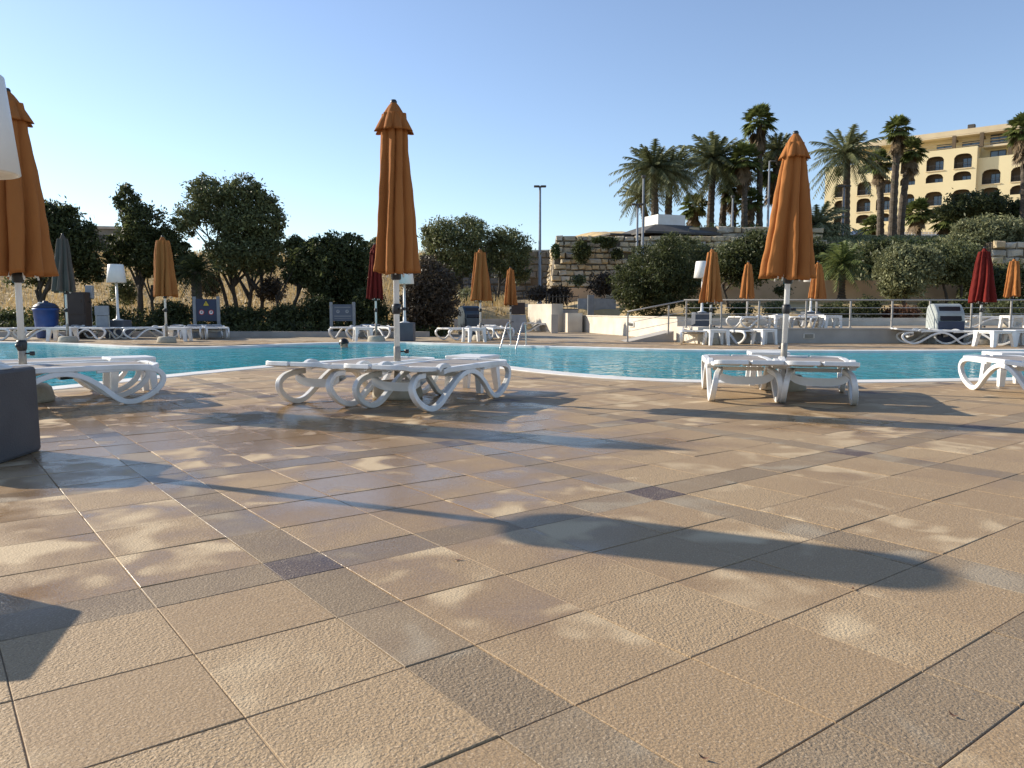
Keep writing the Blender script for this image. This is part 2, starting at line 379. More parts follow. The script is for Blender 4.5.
def obj(name, mb, mats, parent=None, loc=None, fixn=True):
    me = bpy.data.meshes.new(name)
    me.from_pydata([tuple(v) for v in mb.v], [], mb.f)
    if not isinstance(mats, (list, tuple)): mats = [mats]
    for x in mats: me.materials.append(M[x] if isinstance(x, str) else x)
    me.polygons.foreach_set('material_index', mb.m); me.polygons.foreach_set('use_smooth', mb.sm)
    me.update()
    if fixn:
        b = bmesh.new(); b.from_mesh(me); bmesh.ops.recalc_face_normals(b, faces=b.faces); b.to_mesh(me); b.free()
    o = bpy.data.objects.new(name, me); COL.objects.link(o)
    if parent is not None: o.parent = parent
    if loc is not None: o.location = loc
    return o
def quads(name, V, mats, parent=None, rnd_attr=None, smooth=False, loc=None):
    """V: (n,4,3) array -> one mesh of separate quads, with a per-face random value"""
    V = np.asarray(V, dtype=np.float32); n = len(V)
    me = bpy.data.meshes.new(name)
    me.vertices.add(n * 4); me.vertices.foreach_set('co', V.reshape(-1))
    me.loops.add(n * 4); me.loops.foreach_set('vertex_index', np.arange(n * 4, dtype=np.int32))
    me.polygons.add(n); me.polygons.foreach_set('loop_start', np.arange(0, n * 4, 4, dtype=np.int32))
    if not isinstance(mats, (list, tuple)): mats = [mats]
    for x in mats: me.materials.append(M[x])
    a = me.attributes.new('rnd', 'FLOAT', 'FACE')
    if rnd_attr is None: rnd_attr = np.random.RandomState(n).rand(n)
    a.data.foreach_set('value', np.asarray(rnd_attr, dtype=np.float32))
    me.update(calc_edges=True); me.validate()
    o = bpy.data.objects.new(name, me); COL.objects.link(o)
    if parent is not None: o.parent = parent
    if loc is not None: o.location = loc
    return o
def tag(o, label=None, cat=None, group=None, kind=None):
    if label: o['label'] = label
    if cat: o['category'] = cat
    if group: o['group'] = group
    if kind: o['kind'] = kind
    return o
def thing(name, label, cat, loc=(0, 0, 0), rz=0.0, group=None, scale=1.0):
    o = bpy.data.objects.new(name, None); COL.objects.link(o); o.empty_display_size = 0.2
    o.location = loc; o.rotation_euler = (0, 0, rz); o.scale = (scale, scale, scale)
    return tag(o, label, cat, group)
def copy_tree(o, parent=None):
    c = o.copy(); COL.objects.link(c)
    if parent is not None: c.parent = parent
    for ch in list(o.children): copy_tree(ch, c)
    return c

# ------------------------------------------------------------------ pool outline
near = [(-7.2, 6.2), (-6.2, 7.2), (-5.4, 8.3), (-5.1, 8.95), (-4.85, 9.75), (-4.5, 10.7), (-4.02, 11.83), (-3.51, 12.87), (-2.9, 13.6), (-2.0, 14.0), (-1.0, 13.5), (-0.1, 12.1), (0.6, 11.0), (1.22, 10.26), (1.7, 9.85), (2.3, 9.6), (3.05, 9.52), (4.36, 9.59), (5.3, 9.75), (6.6, 9.95), (9, 10.3), (13, 11), (16, 12.4)]
far = [(17, 14.8), (15, 16.7), (11.4, 17.05), (8.9, 16.75), (6.3, 16.75), (3.85, 17.05), (1.33, 18.45), (-0.3, 19.4), (-1.89, 20.35), (-3.1, 21.2), (-4.6, 21.0), (-5.8, 20.0), (-6.6, 18.8), (-7.9, 18.25), (-9.1, 18.5), (-11.6, 20.3), (-14.3, 21.3), (-18, 21.0), (-20, 18), (-17, 13), (-12, 9.0), (-9, 6.4)]
ctrl = [Vector((x, y, 0)) for x, y in near + far]
nC = len(ctrl); pool = []
for i in range(nC):
    p0, p1, p2, p3 = ctrl[i - 1], ctrl[i], ctrl[(i + 1) % nC], ctrl[(i + 2) % nC]
    for j in range(6):
        t = j / 6
        pool.append(0.5 * ((2 * p1) + (p2 - p0) * t + (2 * p0 - 5 * p1 + 4 * p2 - p3) * t * t + (3 * p1 - p0 - 3 * p2 + p3) * t ** 3))
def offset(poly, d):
    n = len(poly); out = []
    area = sum(poly[i].x * poly[(i + 1) % n].y - poly[(i + 1) % n].x * poly[i].y for i in range(n))
    sgn = 1 if area > 0 else -1
    for i in range(n):
        t = (poly[(i + 1) % n] - poly[i - 1]).normalized()
        out.append(poly[i] + Vector((t.y, -t.x, 0)) * d * sgn)
    return out
outer = offset(pool, 0.34)
poolnp = np.array([(p.x, p.y) for p in offset(pool, 0.24)])
def in_poly(P, poly):
    x, y = P[:, 0], P[:, 1]; inside = np.zeros(len(P), bool); j = len(poly) - 1
    for i in range(len(poly)):
        xi, yi = poly[i]; xj, yj = poly[j]
        c = ((yi > y) != (yj > y)) & (x < (xj - xi) * (y - yi) / (yj - yi + 1e-12) + xi)
        inside ^= c; j = i
    return inside

# ------------------------------------------------------------------ the setting: deck, pool, ground
def make_deck():
    b = bmesh.new()
    def loop(ps, z):
        vs_ = [b.verts.new((p[0], p[1], z)) for p in ps]
        return [b.edges.new((vs_[i], vs_[(i + 1) % len(vs_)])) for i in range(len(vs_))]
    e = loop([(-40, -8), (40, -8), (40, 34), (-40, 34)], -0.0042)
    e += loop([(p.x, p.y) for p in offset(pool, 0.1)], -0.0042)
    bmesh.ops.triangle_fill(b, use_beauty=True, use_dissolve=False, edges=e)
    for f in b.faces:
        if f.normal.z < 0: f.normal_flip()
    me = bpy.data.meshes.new('deck_bed'); b.to_mesh(me); b.free(); me.materials.append(M['deckbase'])
    o = bpy.data.objects.new('deck_bed', me); COL.objects.link(o); tag(o, kind='structure')
    # tiles
    a = math.atan2(597, 781.4); u = np.array((-math.sin(a), math.cos(a))); v = np.array((math.cos(a), math.sin(a)))
    def edges(start, lo, hi):
        out = []; k0 = int(math.floor((lo - start) / 1.73)) - 1; k1 = int(math.ceil((hi - start) / 1.73)) + 1
        for k in range(k0, k1 + 1):
            s0 = start + 1.73 * k
            out.append((s0, s0 + 0.205, True))
            for i in range(4): out.append((s0 + 0.205 + 0.38125 * i, s0 + 0.205 + 0.38125 * (i + 1), False))
        return out
    rs = np.random.RandomState(3)
    U = edges(0.612, -10, 26); Vv = edges(0.884, -16, 30)
    rows = []
    for (u0, u1, nu) in U:
        for (v0, v1, nv) in Vv:
            cx = (u0 + u1) / 2 * u + (v0 + v1) / 2 * v
            if cx[1] < -0.8 or cx[1] > 22.5 or abs(cx[0]) > 0.74 * max(cx[1], 0) + 2.2: continue
            rows.append((u0, u1, v0, v1, 1.0 if (nu and nv) else (0.5 if (nu or nv) else 0.0)))
    T = np.array(rows); n = len(T)
    def corner(uu, vv): return uu[:, None] * u + vv[:, None] * v
    C4 = [corner(T[:, 0], T[:, 2]), corner(T[:, 1], T[:, 2]), corner(T[:, 1], T[:, 3]), corner(T[:, 0], T[:, 3])]
    bad = np.zeros(n, bool)
    for q in C4: bad |= in_poly(q, poolnp)
    T = T[~bad]; n = len(T)
    g, bv = 0.0017, 0.0016
    jz = rs.randn(n) * 0.0006
    tilt = rs.randn(n, 2) * 0.0007
    def ring(ins, z):
        cs = [corner(T[:, 0] + ins, T[:, 2] + ins), corner(T[:, 1] - ins, T[:, 2] + ins), corner(T[:, 1] - ins, T[:, 3] - ins), corner(T[:, 0] + ins, T[:, 3] - ins)]
        sg = [(-1, -1), (1, -1), (1, 1), (-1, 1)]
        out = []
        for k in range(4):
            zz = z + jz + tilt[:, 0] * sg[k][0] + tilt[:, 1] * sg[k][1]
            out.append(np.column_stack([cs[k], zz]))
        return np.stack(out, 1)
    top = ring(g + bv, 0.0); mid = ring(g, -0.0012); bot = ring(g - 0.0003, -0.008)
    allv = np.concatenate([top, mid, bot], 1)  # n,12,3
    base = (np.arange(n) * 12)[:, None]
    fl = [np.array([0, 1, 2, 3])]
    for r in (0, 4):
        for k in range(4): fl.append(np.array([r + k, r + 4 + k, r + 4 + (k + 1) % 4, r + (k + 1) % 4]))
    F = np.stack([base + f for f in fl], 1).reshape(-1, 4)
    me = bpy.data.meshes.new('pool_deck')
    me.vertices.add(n * 12); me.vertices.foreach_set('co', allv.reshape(-1).astype(np.float32))
    nf = len(F)
    me.loops.add(nf * 4); me.loops.foreach_set('vertex_index', F.reshape(-1).astype(np.int32))
    me.polygons.add(nf); me.polygons.foreach_set('loop_start', np.arange(0, nf * 4, 4, dtype=np.int32))
    # orientation check: make tops face up
    me.update(calc_edges=True)
    at = me.attributes.new('tile', 'FLOAT_COLOR', 'FACE')
    cd = np.ones((n, 9, 4), np.float32); cd[:, :, 0] = rs.rand(n)[:, None]; cd[:, :, 1] = T[:, 4][:, None]; cd[:, :, 2] = rs.rand(n)[:, None]
    at.data.foreach_set('color', cd.reshape(-1))
    uvl = me.uv_layers.new(name='UVMap')
    loc = np.concatenate([np.stack([T[:, [0, 1, 1, 0]], T[:, [2, 2, 3, 3]]], 2)] * 3, 1) / 0.38
    loc = loc - loc[:, :1]
    uvd = loc.reshape(-1, 2)[F.reshape(-1)]
    uvl.data.foreach_set('uv', uvd.reshape(-1).astype(np.float32))
    me.materials.append(M['tile'])
    me.polygons.foreach_set('use_smooth', np.zeros(nf, bool))
    if me.polygons[0].normal.z < 0: me.flip_normals()
    o = bpy.data.objects.new('pool_deck', me); COL.objects.link(o); tag(o, kind='structure')
make_deck()

def make_pool():
    n = len(pool); inner = offset(pool, -0.02)
    mb = MB()
    rings = [[(p.x, p.y, -0.02) for p in outer], [(p.x, p.y, 0.003) for p in outer], [(p.x, p.y, 0.007) for p in offset(pool, 0.31)], [(p.x, p.y, 0.007) for p in offset(pool, 0.02)], [(p.x, p.y, 0.0) for p in pool], [(p.x, p.y, -0.16) for p in pool]]
    for a, b_ in zip(rings, rings[1:]):
        mb.add(a + b_, [(i, (i + 1) % n, n + (i + 1) % n, n + i) for i in range(n)])
    tag(obj('pool_coping', mb, 'coping'), kind='structure')
    mb = MB()
    w = offset(pool, 0.01)
    a = [(p.x, p.y, -0.1) for p in w]; b_ = [(p.x, p.y, -1.3) for p in w]
    mb.add(a + b_, [(i, (i + 1) % n, n + (i + 1) % n, n + i) for i in range(n)])
    o = obj('pool_basin_walls', mb, 'pooltile', fixn=False); tag(o, kind='structure')
    for nm, z, mt in (('pool_floor', -1.3, 'pooltile'), ('pool_water', -0.045, 'water')):
        b = bmesh.new(); vv = [b.verts.new((p.x, p.y, z)) for p in (w if nm == 'pool_floor' else pool)]
        ed = [b.edges.new((vv[i], vv[(i + 1) % n])) for i in range(n)]
        bmesh.ops.triangle_fill(b, use_beauty=True, use_dissolve=False, edges=ed)
        for f in b.faces:
            f.normal_update()
            if f.normal.z < 0: f.normal_flip()
        me = bpy.data.meshes.new(nm); b.to_mesh(me); b.free(); me.materials.append(M[mt])
        o = bpy.data.objects.new(nm, me); COL.objects.link(o); tag(o, kind='structure')
make_pool()

def hgt(x, y):
    # left dry slope
    zl = 0.16 + 0.12 * sm(26, 30, y) + 3.9 * sm(31, 50, y) + 0.5 * sm(50, 90, y)
    # middle, flat and far slope
    zm = -0.3 + 1.3 * sm(32.5, 35, y) + 0.5 * sm(38, 48, y) + 0.8 * sm(60, 90, y) + 3.0 * sm(90, 160, y)
    # stone wall zone
    zs = -0.3 + 1.3 * sm(33, 35, y) + 0.5 * sm(36, 46, y) + 3.75 * sm(48.4, 49.3, y) + 1.0 * sm(54, 78, y) + 8 * sm(75, 150, y)
    # right vegetated slope
    zr = -0.1 + 0.55 * sm(28.0, 28.6, y) + 0.7 * sm(28.6, 35.5, y) + 0.95 * sm(36, 36.6, y) + 4.0 * sm(37, 58, y) + 8.0 * sm(60, 140, y)
    e1 = -0.055 * y - 1.0          # left / middle border drifts with depth
    a = sm(e1 - 1.6, e1 + 1.6, x)
    z = lerp(zl, zm, a)
    e2 = max(2.6, .062 * y - .1); z = lerp(z, zs, sm(e2, e2 + .8, x))
    z = lerp(z, zr, sm(9.2, 13.0, x + 0.0 * y) if y > 36 else sm(4.4, 5.4, x))
    return z
def make_ground():
    xs = list(np.arange(-70, -20, 2.5)) + list(np.arange(-20, 26, 0.5)) + list(np.arange(26, 150, 4))
    ys = [26.05, 26.6, 27.2, 27.9] + list(np.arange(28.05, 62, 0.55)) + list(np.arange(62, 260, 5))
    r = np.random.RandomState(5)
    V = []; 
    for y in ys:
        for x in xs:
            V.append((x, y, hgt(x, y) + (r.rand() - 0.5) * 0.10 * sm(29, 33, y)))
    nx = len(xs)
    F = [(j * nx + i, j * nx + i + 1, (j + 1) * nx + i + 1, (j + 1) * nx + i) for j in range(len(ys) - 1) for i in range(nx - 1)]
    mb = MB(); mb.add(V, F, 0, True)
    tag(obj('hillside_ground', mb, 'soil', fixn=False), kind='structure')
    mb = MB(); mb.quad((-3000, -3000, -1.6), (3000, -3000, -1.6), (3000, 3000, -1.6), (-3000, 3000, -1.6))
    tag(obj('ground', mb, 'soil', fixn=False), kind='structure')
make_ground()

# ------------------------------------------------------------------ loungers
def build_lounger():
    root = thing('sun_lounger', '', 'sun lounger')
    for sx in (-1, 1):
        mb = MB()
        x = 0.305 * sx; xi = 0.225 * sx
        mb.ribbon([(x, .35, .318), (x, .55, .325), (x, .74, .325), (x, .855, .30), (x, .905, .24), (x, .885, .165), (x, .80, .085), (x, .68, .030), (x, .585, .024), (x, .50, .065), (x, .39, .165), (x, .26, .255), (x, .12, .298), (x, -.02, .285), (x, -.16, .225), (x, -.30, .135), (x, -.43, .055), (x, -.53, .024), (x, -.63, .030), (x * .985, -.735, .075), (x * .96, -.81, .145), (x * .92, -.825, .215), (x * .87, -.77, .27), (xi * 1.04, -.68, .297), (xi, -.56, .302)], 0.050, 0.048)
        mb.ribbon([(x * .99, -.40, .322), (x * .99, -.30, .335), (x * .99, 0, .338), (x * .99, .3, .340), (x * .99, .6, .340), (x * .98, .80, .332)], 0.066, 0.046)
        obj('leg_frame', mb, 'white', root)
    mb = MB()
    V = []; nx, ny = 9, 14
    for j in range(ny):
        y = lerp(-.36, .80, j / (ny - 1))
        for i in range(nx):
            t = i / (nx - 1) * 2 - 1
            V.append((t * .292, y, .3575 - 0.006 * (1 - t * t) + .003 * math.sin(7 * y)))
    mb.add(V, [(j * nx + i, j * nx + i + 1, (j + 1) * nx + i + 1, (j + 1) * nx + i) for j in range(ny - 1) for i in range(nx - 1)], 0, True)
    obj('seat', mb, 'sling', root, fixn=False)
    mb = MB()
    mb.ribbon([(-.31, .80, .325), (-.29, .845, .338), (-.2, .87, .342), (0, .878, .342), (.2, .87, .342), (.29, .845, .338), (.31, .80, .325)], 0.05, 0.04)
    obj('cross_bar', mb, 'white', root)
    # head and middle cross panels hanging between the legs
    for (yy, zt, sag, dep) in ((-.60, .298, .055, .075), (.12, .285, .0, .04)):
        mb = MB(); V = []; n_ = 12
        for i in range(n_ + 1):
            t = i / n_ * 2 - 1; z = zt - sag * (1 - t ** 4)
            V += [(t * .25, yy - .05, z), (t * .25, yy + .05, z - dep * .4), (t * .25, yy + .05, z - dep * .4 - .018), (t * .25, yy - .05, z - dep), ]
        F = []
        for i in range(n_):
            for k in range(4): F.append((i * 4 + k, i * 4 + (k + 1) % 4, i * 4 + 4 + (k + 1) % 4, i * 4 + 4 + k))
        mb.add(V, F, 0, False)
        obj('cross_bar', mb, 'white', root)
    mb = MB()
    def zb(y): return .348 + 0.05 * max(0, (-.42 - y)) ** 1.0 + 0.02 * sm(-.8, -1.0, y)
    for sx in (-1, 1):
        mb.ribbon([(.275 * sx, y, zb(y)) for y in (-.40, -.55, -.7, -.85, -.95)], 0.058, 0.036)
    mb.ribbon([(-.285, -.93, zb(-.93)), (-.25, -.975, zb(-.97)), (-.12, -.985, zb(-.98)), (.12, -.985, zb(-.98)), (.25, -.975, zb(-.97)), (.285, -.93, zb(-.93))], 0.052, 0.04)
    mb.ribbon([(-.27, -.43, .35), (0, -.43, .346), (.27, -.43, .35)], 0.04, 0.03)
    fr = obj('backrest', mb, 'white', root)
    mb = MB()
    V = []; nx, ny = 9, 10
    for j in range(ny):
        y = lerp(-.96, -.43, j / (ny - 1))
        for i in range(nx):
            t = i / (nx - 1) * 2 - 1; V.append((t * .268, y, zb(y) + .0195 - .008 * (1 - t * t)))
    mb.add(V, [(j * nx + i, j * nx + i + 1, (j + 1) * nx + i + 1, (j + 1) * nx + i) for j in range(ny - 1) for i in range(nx - 1)], 0, True)
    obj('backrest_sling', mb, 'sling', fr, fixn=False)
    for sx in (-1, 1):
        mb = MB()
        mb.ribbon([(.305 * sx, -.46, .335), (.305 * sx, -.42, .368), (.305 * sx, -.36, .378), (.305 * sx, -.30, .362), (.305 * sx, -.27, .338)], 0.05, 0.04)
        obj('hinge_knob', mb, 'white', root)
    return root
LOUNGER = build_lounger()
_used = {}
def place(proto, key, loc, rz, label, group=None, scale=1.0):
    if key not in _used: o = proto; _used[key] = 1
    else: o = copy_tree(proto)
    o.location = loc; o.rotation_euler = (0, 0, rz); o.scale = (scale,) * 3 if not isinstance(scale, tuple) else scale
    o['label'] = label
    if group: o['group'] = group
    return o
def lounger(x, y, d, label, z=0.0, scale=1.0, group='white sun loungers around the pool'):
    return place(LOUNGER, 'lounger', (x, y, z), -math.atan2(d[0], d[1]), label, group, scale)

lounger(-0.71, 7.21, (.44, .90), 'white sun lounger with grey sling to the right of the center umbrella, partly in shade', )
lounger(-1.47, 7.56, (.44, .90), 'white sun lounger with grey sling just left of the center umbrella pole')
lounger(2.30, 7.86, (.19, .98), 'white sun lounger head on, to the left of the large umbrella near the right')
lounger(2.99, 7.66, (.31, .95), 'white sun lounger head on, to the right of the large umbrella near the right')
lounger(-4.18, 6.97, (.79, .61), 'white sun lounger seen from its side behind the charcoal lamp block at the left edge')
lounger(-4.78, 7.74, (.79, .61), 'white sun lounger cut by the left edge, behind the large left umbrella pole')
lounger(5.28, 7.77, (.06, 1), 'brightly sunlit white sun lounger cut off by the right edge of the photo')

# ------------------------------------------------------------------ side tables
def build_table():
    root = thing('side_table', '', 'side table')
    mb = MB(); mb.box((0, 0, .362), (.43, .43, .036), bev=.014); mb.box((0, 0, .328), (.395, .395, .034))
    obj('table_top', mb, 'white', root)
    for sx in (-1, 1):
        for sy in (-1, 1):
            mb = MB()
            V = []
            for (z, k, w) in ((.345, .168, .044), (.22, .176, .036), (.0, .196, .028)):
                cx, cy = sx * k, sy * k
                V += [(cx - w, cy - w, z), (cx + w, cy - w, z), (cx + w, cy + w, z), (cx - w, cy + w, z)]
            F = [(0, 1, 2, 3), (8, 11, 10, 9)]
            for i in (0, 4):
                for q in range(4): F.append((i + q, i + 4 + q, i + 4 + (q + 1) % 4, i + (q + 1) % 4))
            mb.add(V, F); obj('leg', mb, 'white', root)
    return root
TABLE = build_table()
def table(x, y, rz, label, z=0.0, scale=1.0):
    return place(TABLE, 'table', (x, y, z), rz, label, 'square white side tables', scale)
table(-0.42, 8.32, R(-27), 'square white side table at the poolside end of the center lounger pair')
table(-3.97, 8.05, R(38), 'square white side table beside the pool at the end of the left loungers')
table(2.98, 9.05, R(-10), 'square white side table behind the large umbrella near the right')
table(5.74, 8.95, R(-4), 'square white side table cut by the right edge behind the sunlit lounger')
table(-2.12, 2.22, R(14), 'square white side table just beyond the left edge, known by its shadow on the tiles')

# ------------------------------------------------------------------ umbrellas
def canopy_mesh(seed, R0, R1, z0, z1, lobes=8, amp=0.56, twist=0.5, hem=0.035):
    r_ = random.Random(seed); mb = MB(); nt, nz = 144, 30
    la = [r_.uniform(.82, 1.12) for _ in range(lobes)]; ph = r_.uniform(0, 6)
    off = [r_.uniform(-.16, .16) for _ in range(lobes)]
    hz = [r_.uniform(-1, 1) for _ in range(lobes)]
    sk = [r_.choice((.55, .62, 1.5, 1.75)) for _ in range(lobes)]; cre = [r_.choice((0, .2, .9)) for _ in range(lobes)]
    V = []
    for j in range(nz + 1):
        t = j / nz
        Rr = R0 + (R1 - R0) * (t ** 0.85)
        A = amp * (0.45 + 0.55 * t)
        for i in range(nt):
            th = 2 * PI * i / nt
            w = th + ph + twist * (t - .5) * .5 + 0.05 * math.sin(3 * th + 7 * t + seed)
            q = (w / (2 * PI) * lobes) % lobes; k = int(q); fr = q - k
            fr = min(1, max(0, fr + off[k] * math.sin(PI * fr) * (0.4 + .6 * t)))
            fs = fr ** sk[k]; lobe = abs(math.sin(PI * fs)) ** 0.72; lobe -= 0.30 * math.exp(-((fr - .5 - .2 * off[k] * 5) / .07) ** 2) * t * cre[k]
            a1 = lerp(la[k], la[(k + 1) % lobes], fr)
            rr = Rr * (1 - A + A * lobe * 1.08) * lerp(1, a1, .25 + .75 * t)
            rr *= 1 + 0.03 * math.sin(9 * t + 2 * th + seed) + 0.012 * math.sin(40 * t + 11 * th)
            zz = lerp(z0, z1, t)
            rr *= 1 + .09 * t * math.sin(th + seed * 1.7) + .05 * math.sin(th * 2 + 4 * t + seed)
            if t > .9: zz += hem * (hz[k] * math.sin(PI * fr)) * (t - .9) / .1
            V.append((rr * math.cos(th), rr * math.sin(th), zz))
    # inside turn of the hem
    base = nz * nt
    for (sc_, dz) in ((.90, .012), (.55, .09), (.16, .16)):
        for i in range(nt):
            p = V[base + i]; V.append((p[0] * sc_, p[1] * sc_, p[2] + dz))
    n_r = nz + 4
    F = [(j * nt + i, j * nt + (i + 1) % nt, (j + 1) * nt + (i + 1) % nt, (j + 1) * nt + i) for j in range(n_r - 1) for i in range(nt)]
    mb.add(V, F, 0, True); return mb
def umbrella(x, y, ht, label, fabric='orange', seed=1, rb=.24, rt=.105, z=0.0, rz=0.0, clamp=.87, base=True, cl=1.0, capr=.165, low=None, group='closed umbrellas around the pool'):
    """ht: total height above z; proportions follow a 2.83 m umbrella"""
    s = ht / 2.83
    root = thing('umbrella', label, 'umbrella', (x, y, z), rz, group)
    zt = 2.80 * s; zc = zt - .27 * s * cl; zb = zt - 1.56 * s * cl if low is None else low
    obj('canopy', canopy_mesh(seed, rt * s, rb * s, zt - .10 * s, zb), fabric, root, fixn=False)
    # top flap
    r_ = random.Random(seed + 50); mb = MB(); nt = 96; V = []
    ph = r_.uniform(0, 6)
    for j in range(10):
        t = j / 9
        for i in range(nt):
            th = 2 * PI * i / nt; lob = abs(math.sin(4 * (th + ph) + .35 * math.sin(th * 2 + seed))) ** .8
            rr = (lerp(.028, capr, t ** .85)) * s * (1 - (.40 * t) * (1 - lob)) * (1 + .05 * math.sin(2 * th + seed) * t)
            V.append((rr * math.cos(th), rr * math.sin(th), zt - .275 * s * cl * t + .018 * s * t * (1 - lob) - (0 if t < 1 else .0)))
    for i in range(nt):
        p = V[9 * nt + i]; V.append((p[0] * .93, p[1] * .93, p[2] + .012))
    F = [(j * nt + i, j * nt + (i + 1) % nt, (j + 1) * nt + (i + 1) % nt, (j + 1) * nt + i) for j in range(10) for i in range(nt)]
    mb.add(V, F, 0, True); mb.lathe([(.03 * s, zt - .004), (.001, zt + .004)], 16, cap=False)
    obj('top_flap', mb, fabric, root, fixn=False)
    mb = MB(); mb.lathe([(.004, zt - .02), (.03, zt - .01), (.032, zt + .012), (.022, zt + .03), (.004, zt + .034)], 14)
    obj('finial', mb, 'black', root)
    mb = MB(); mb.lathe([(.0285, .46), (.0285, zt - .05)], 16); obj('pole', mb, 'polewhite', root)
    mb = MB(); mb.lathe([(.034, .12), (.034, .50), (.031, .505)], 16); obj('base_tube', mb, 'poletube', root)
    mb = MB(); mb.tube([(.03, -.01, .455), (.085, -.03, .455)], .008, 8); mb.lathe([(.008, -.02), (.022, -.018), (.022, .018), (.008, .02)], 10, c=(.092, -.034, .455))
    obj('clamp_screw', mb, 'black', root)
    mb = MB(); mb.lathe([(.034, clamp - .05), (.044, clamp - .03), (.046, clamp + .03), (.036, clamp + .05)], 16)
    mb.tube([(.0, -.04, clamp), (.0, -.10, clamp)], .012, 8); mb.lathe([(.01, -.016), (.026, -.014), (.026, .014), (.01, .016)], 10, c=(0, -.105, clamp))
    obj('crank', mb, 'black', root)
    mb = MB(); mb.lathe([(.038, zb - .06), (.05, zb - .05), (.05, zb + .06), (.038, zb + .07)], 16); obj('hub', mb, 'black', root)
    for k in range(8):
        a = 2 * PI * k / 8 + seed
        mb = MB(); rr = rb * s * (.40 + .07 * (k % 3))
        mb.tube([(.05 * math.cos(a), .05 * math.sin(a), zb + .5 * s), (rr * math.cos(a), rr * math.sin(a), zb - .012 - .02 * (k % 2))], .009, 6)
        obj('rib', mb, 'polewhite', root)
    if base:
        mb = MB(); mb.lathe([(.24, 0), (.25, .03), (.225, .13), (.19, .165), (.05, .17)], 28); obj('base', mb, 'concrete', root)
    return root
def GX(px, Y): return (px - 512) / FPX * Y
umbrella(-4.58, 7.27, 2.86, 'large orange umbrella at the left edge, partly behind a white lamp shade', seed=3, rb=.33, rt=.13, clamp=.53, capr=.215, rz=.3, low=1.17)
umbrella(GX(396, 7.55), 7.62, 2.85, 'large orange closed umbrella standing between the center pair of loungers', seed=4, rb=.235, rt=.115, rz=.8, capr=.195, low=1.21)
_u = umbrella(GX(784, 8.4), 8.42, 2.74, 'large orange closed umbrella between two loungers right of the pool middle', seed=9, rb=.285, rt=.105, rz=2.0, capr=.18, low=1.20)
_u.rotation_euler = (Matrix.Rotation(R(1.2), 4, 'Y') @ Matrix.Rotation(2.0, 4, 'Z')).to_euler()
umbrella(GX(167, 20.9), 20.9, 2.84, 'orange closed umbrella under the dark trees on the far left poolside', seed=12, rb=.33, rt=.16)
umbrella(GX(68.5, 21.2), 21.2, 2.92, 'grey closed umbrella beside the blue barrel', 'greyfab', seed=13, rb=.31, rt=.12, cl=.95, capr=.13)
umbrella(GX(376.5, 21.6), 21.6, 2.70, 'red closed umbrella partly behind the big center umbrella', 'red', seed=14, rb=.25, rt=.11)
umbrella(GX(480.5, 22.3), 22.3, 2.62, 'orange closed umbrella by the grey swing lid bin, left of the pool ladder', seed=15, rb=.34, rt=.16)
umbrella(GX(510.5, 28.6), 28.6, 2.45, 'orange closed umbrella half lost in front of the olive tree by the white walls', seed=16, rb=.30, rt=.14)
umbrella(GX(710, 19.9), 19.9, 2.44, 'orange closed umbrella beside the white floor lamp on the terrace corner', seed=17, rb=.33, rt=.15)
umbrella(GX(746, 24.8), 24.8, 2.08, 'small orange umbrella on the terrace, left of the big right umbrella', seed=18, rb=.32, rt=.15, z=.33)
umbrella(GX(815, 24.8), 24.8, 2.08, 'small orange umbrella on the terrace, peeking out behind the big right umbrella', seed=19, rb=.36, rt=.15, z=.33)
umbrella(GX(979, 19.7), 19.7, 2.44, 'deep red closed umbrella beside the dark blue bin on the right', 'red', seed=20, rb=.34, rt=.14)
umbrella(GX(1009, 25.3), 25.3, 2.22, 'orange umbrella on the terrace close to the right edge', seed=21, rb=.35, rt=.16, z=.33)

# ------------------------------------------------------------------ floor lamps
def lamp(x, y, label, z=0.0, rz=0.0, s=1.0, bm='blockblue', k=.88, bx=0.0, zt=2.13):
    root = thing('floor_lamp', label, 'lamp', (x, y, z), rz, 'white shaded floor lamps on blocks', s)
    mb = MB(); mb.box((bx, 0, .26), (.55, .55, .52), bev=.02, taper=.985); obj('block_base', mb, bm, root)
    mb = MB(); mb.lathe([(.15, .52), (.15, .53), (.05, .56), (.038, .75), (.033, 1.66)], 18); obj('pole', mb, 'polewhite', root)
    mb = MB(); mb.lathe([(.305 * k, 1.615), (.32 * k, 1.62), (.25 * k, zt), (.23 * k, zt + .012), (.02, zt + .015)], 40, cap=False); mb.lathe([(.305 * k, 1.615), (.298 * k, 1.64), (.03, 1.66)], 40, cap=False)
    obj('lamp_shade', mb, 'shade', root)
    return root
lamp(-3.02, 4.42, 'near white floor lamp on charcoal block, cut by the left edge', rz=R(4), bm='block', k=.77, bx=-.11, zt=2.15)
lamp(GX(119.5, 24.8), 24.8, 'far white floor lamp between the grey board and the dark trees on the left', s=1.08, k=.84)
lamp(GX(405, 22.2), 22.2, 'white floor lamp hidden behind the center umbrella canopy')
lamp(GX(701, 23.4), 23.4, 'white floor lamp on the terrace corner by the orange umbrella', z=.33, s=.93)
lamp(GX(796, 29.5) - .3, 27.4, 'white floor lamp behind the big right umbrella pole', z=.33, s=.95)

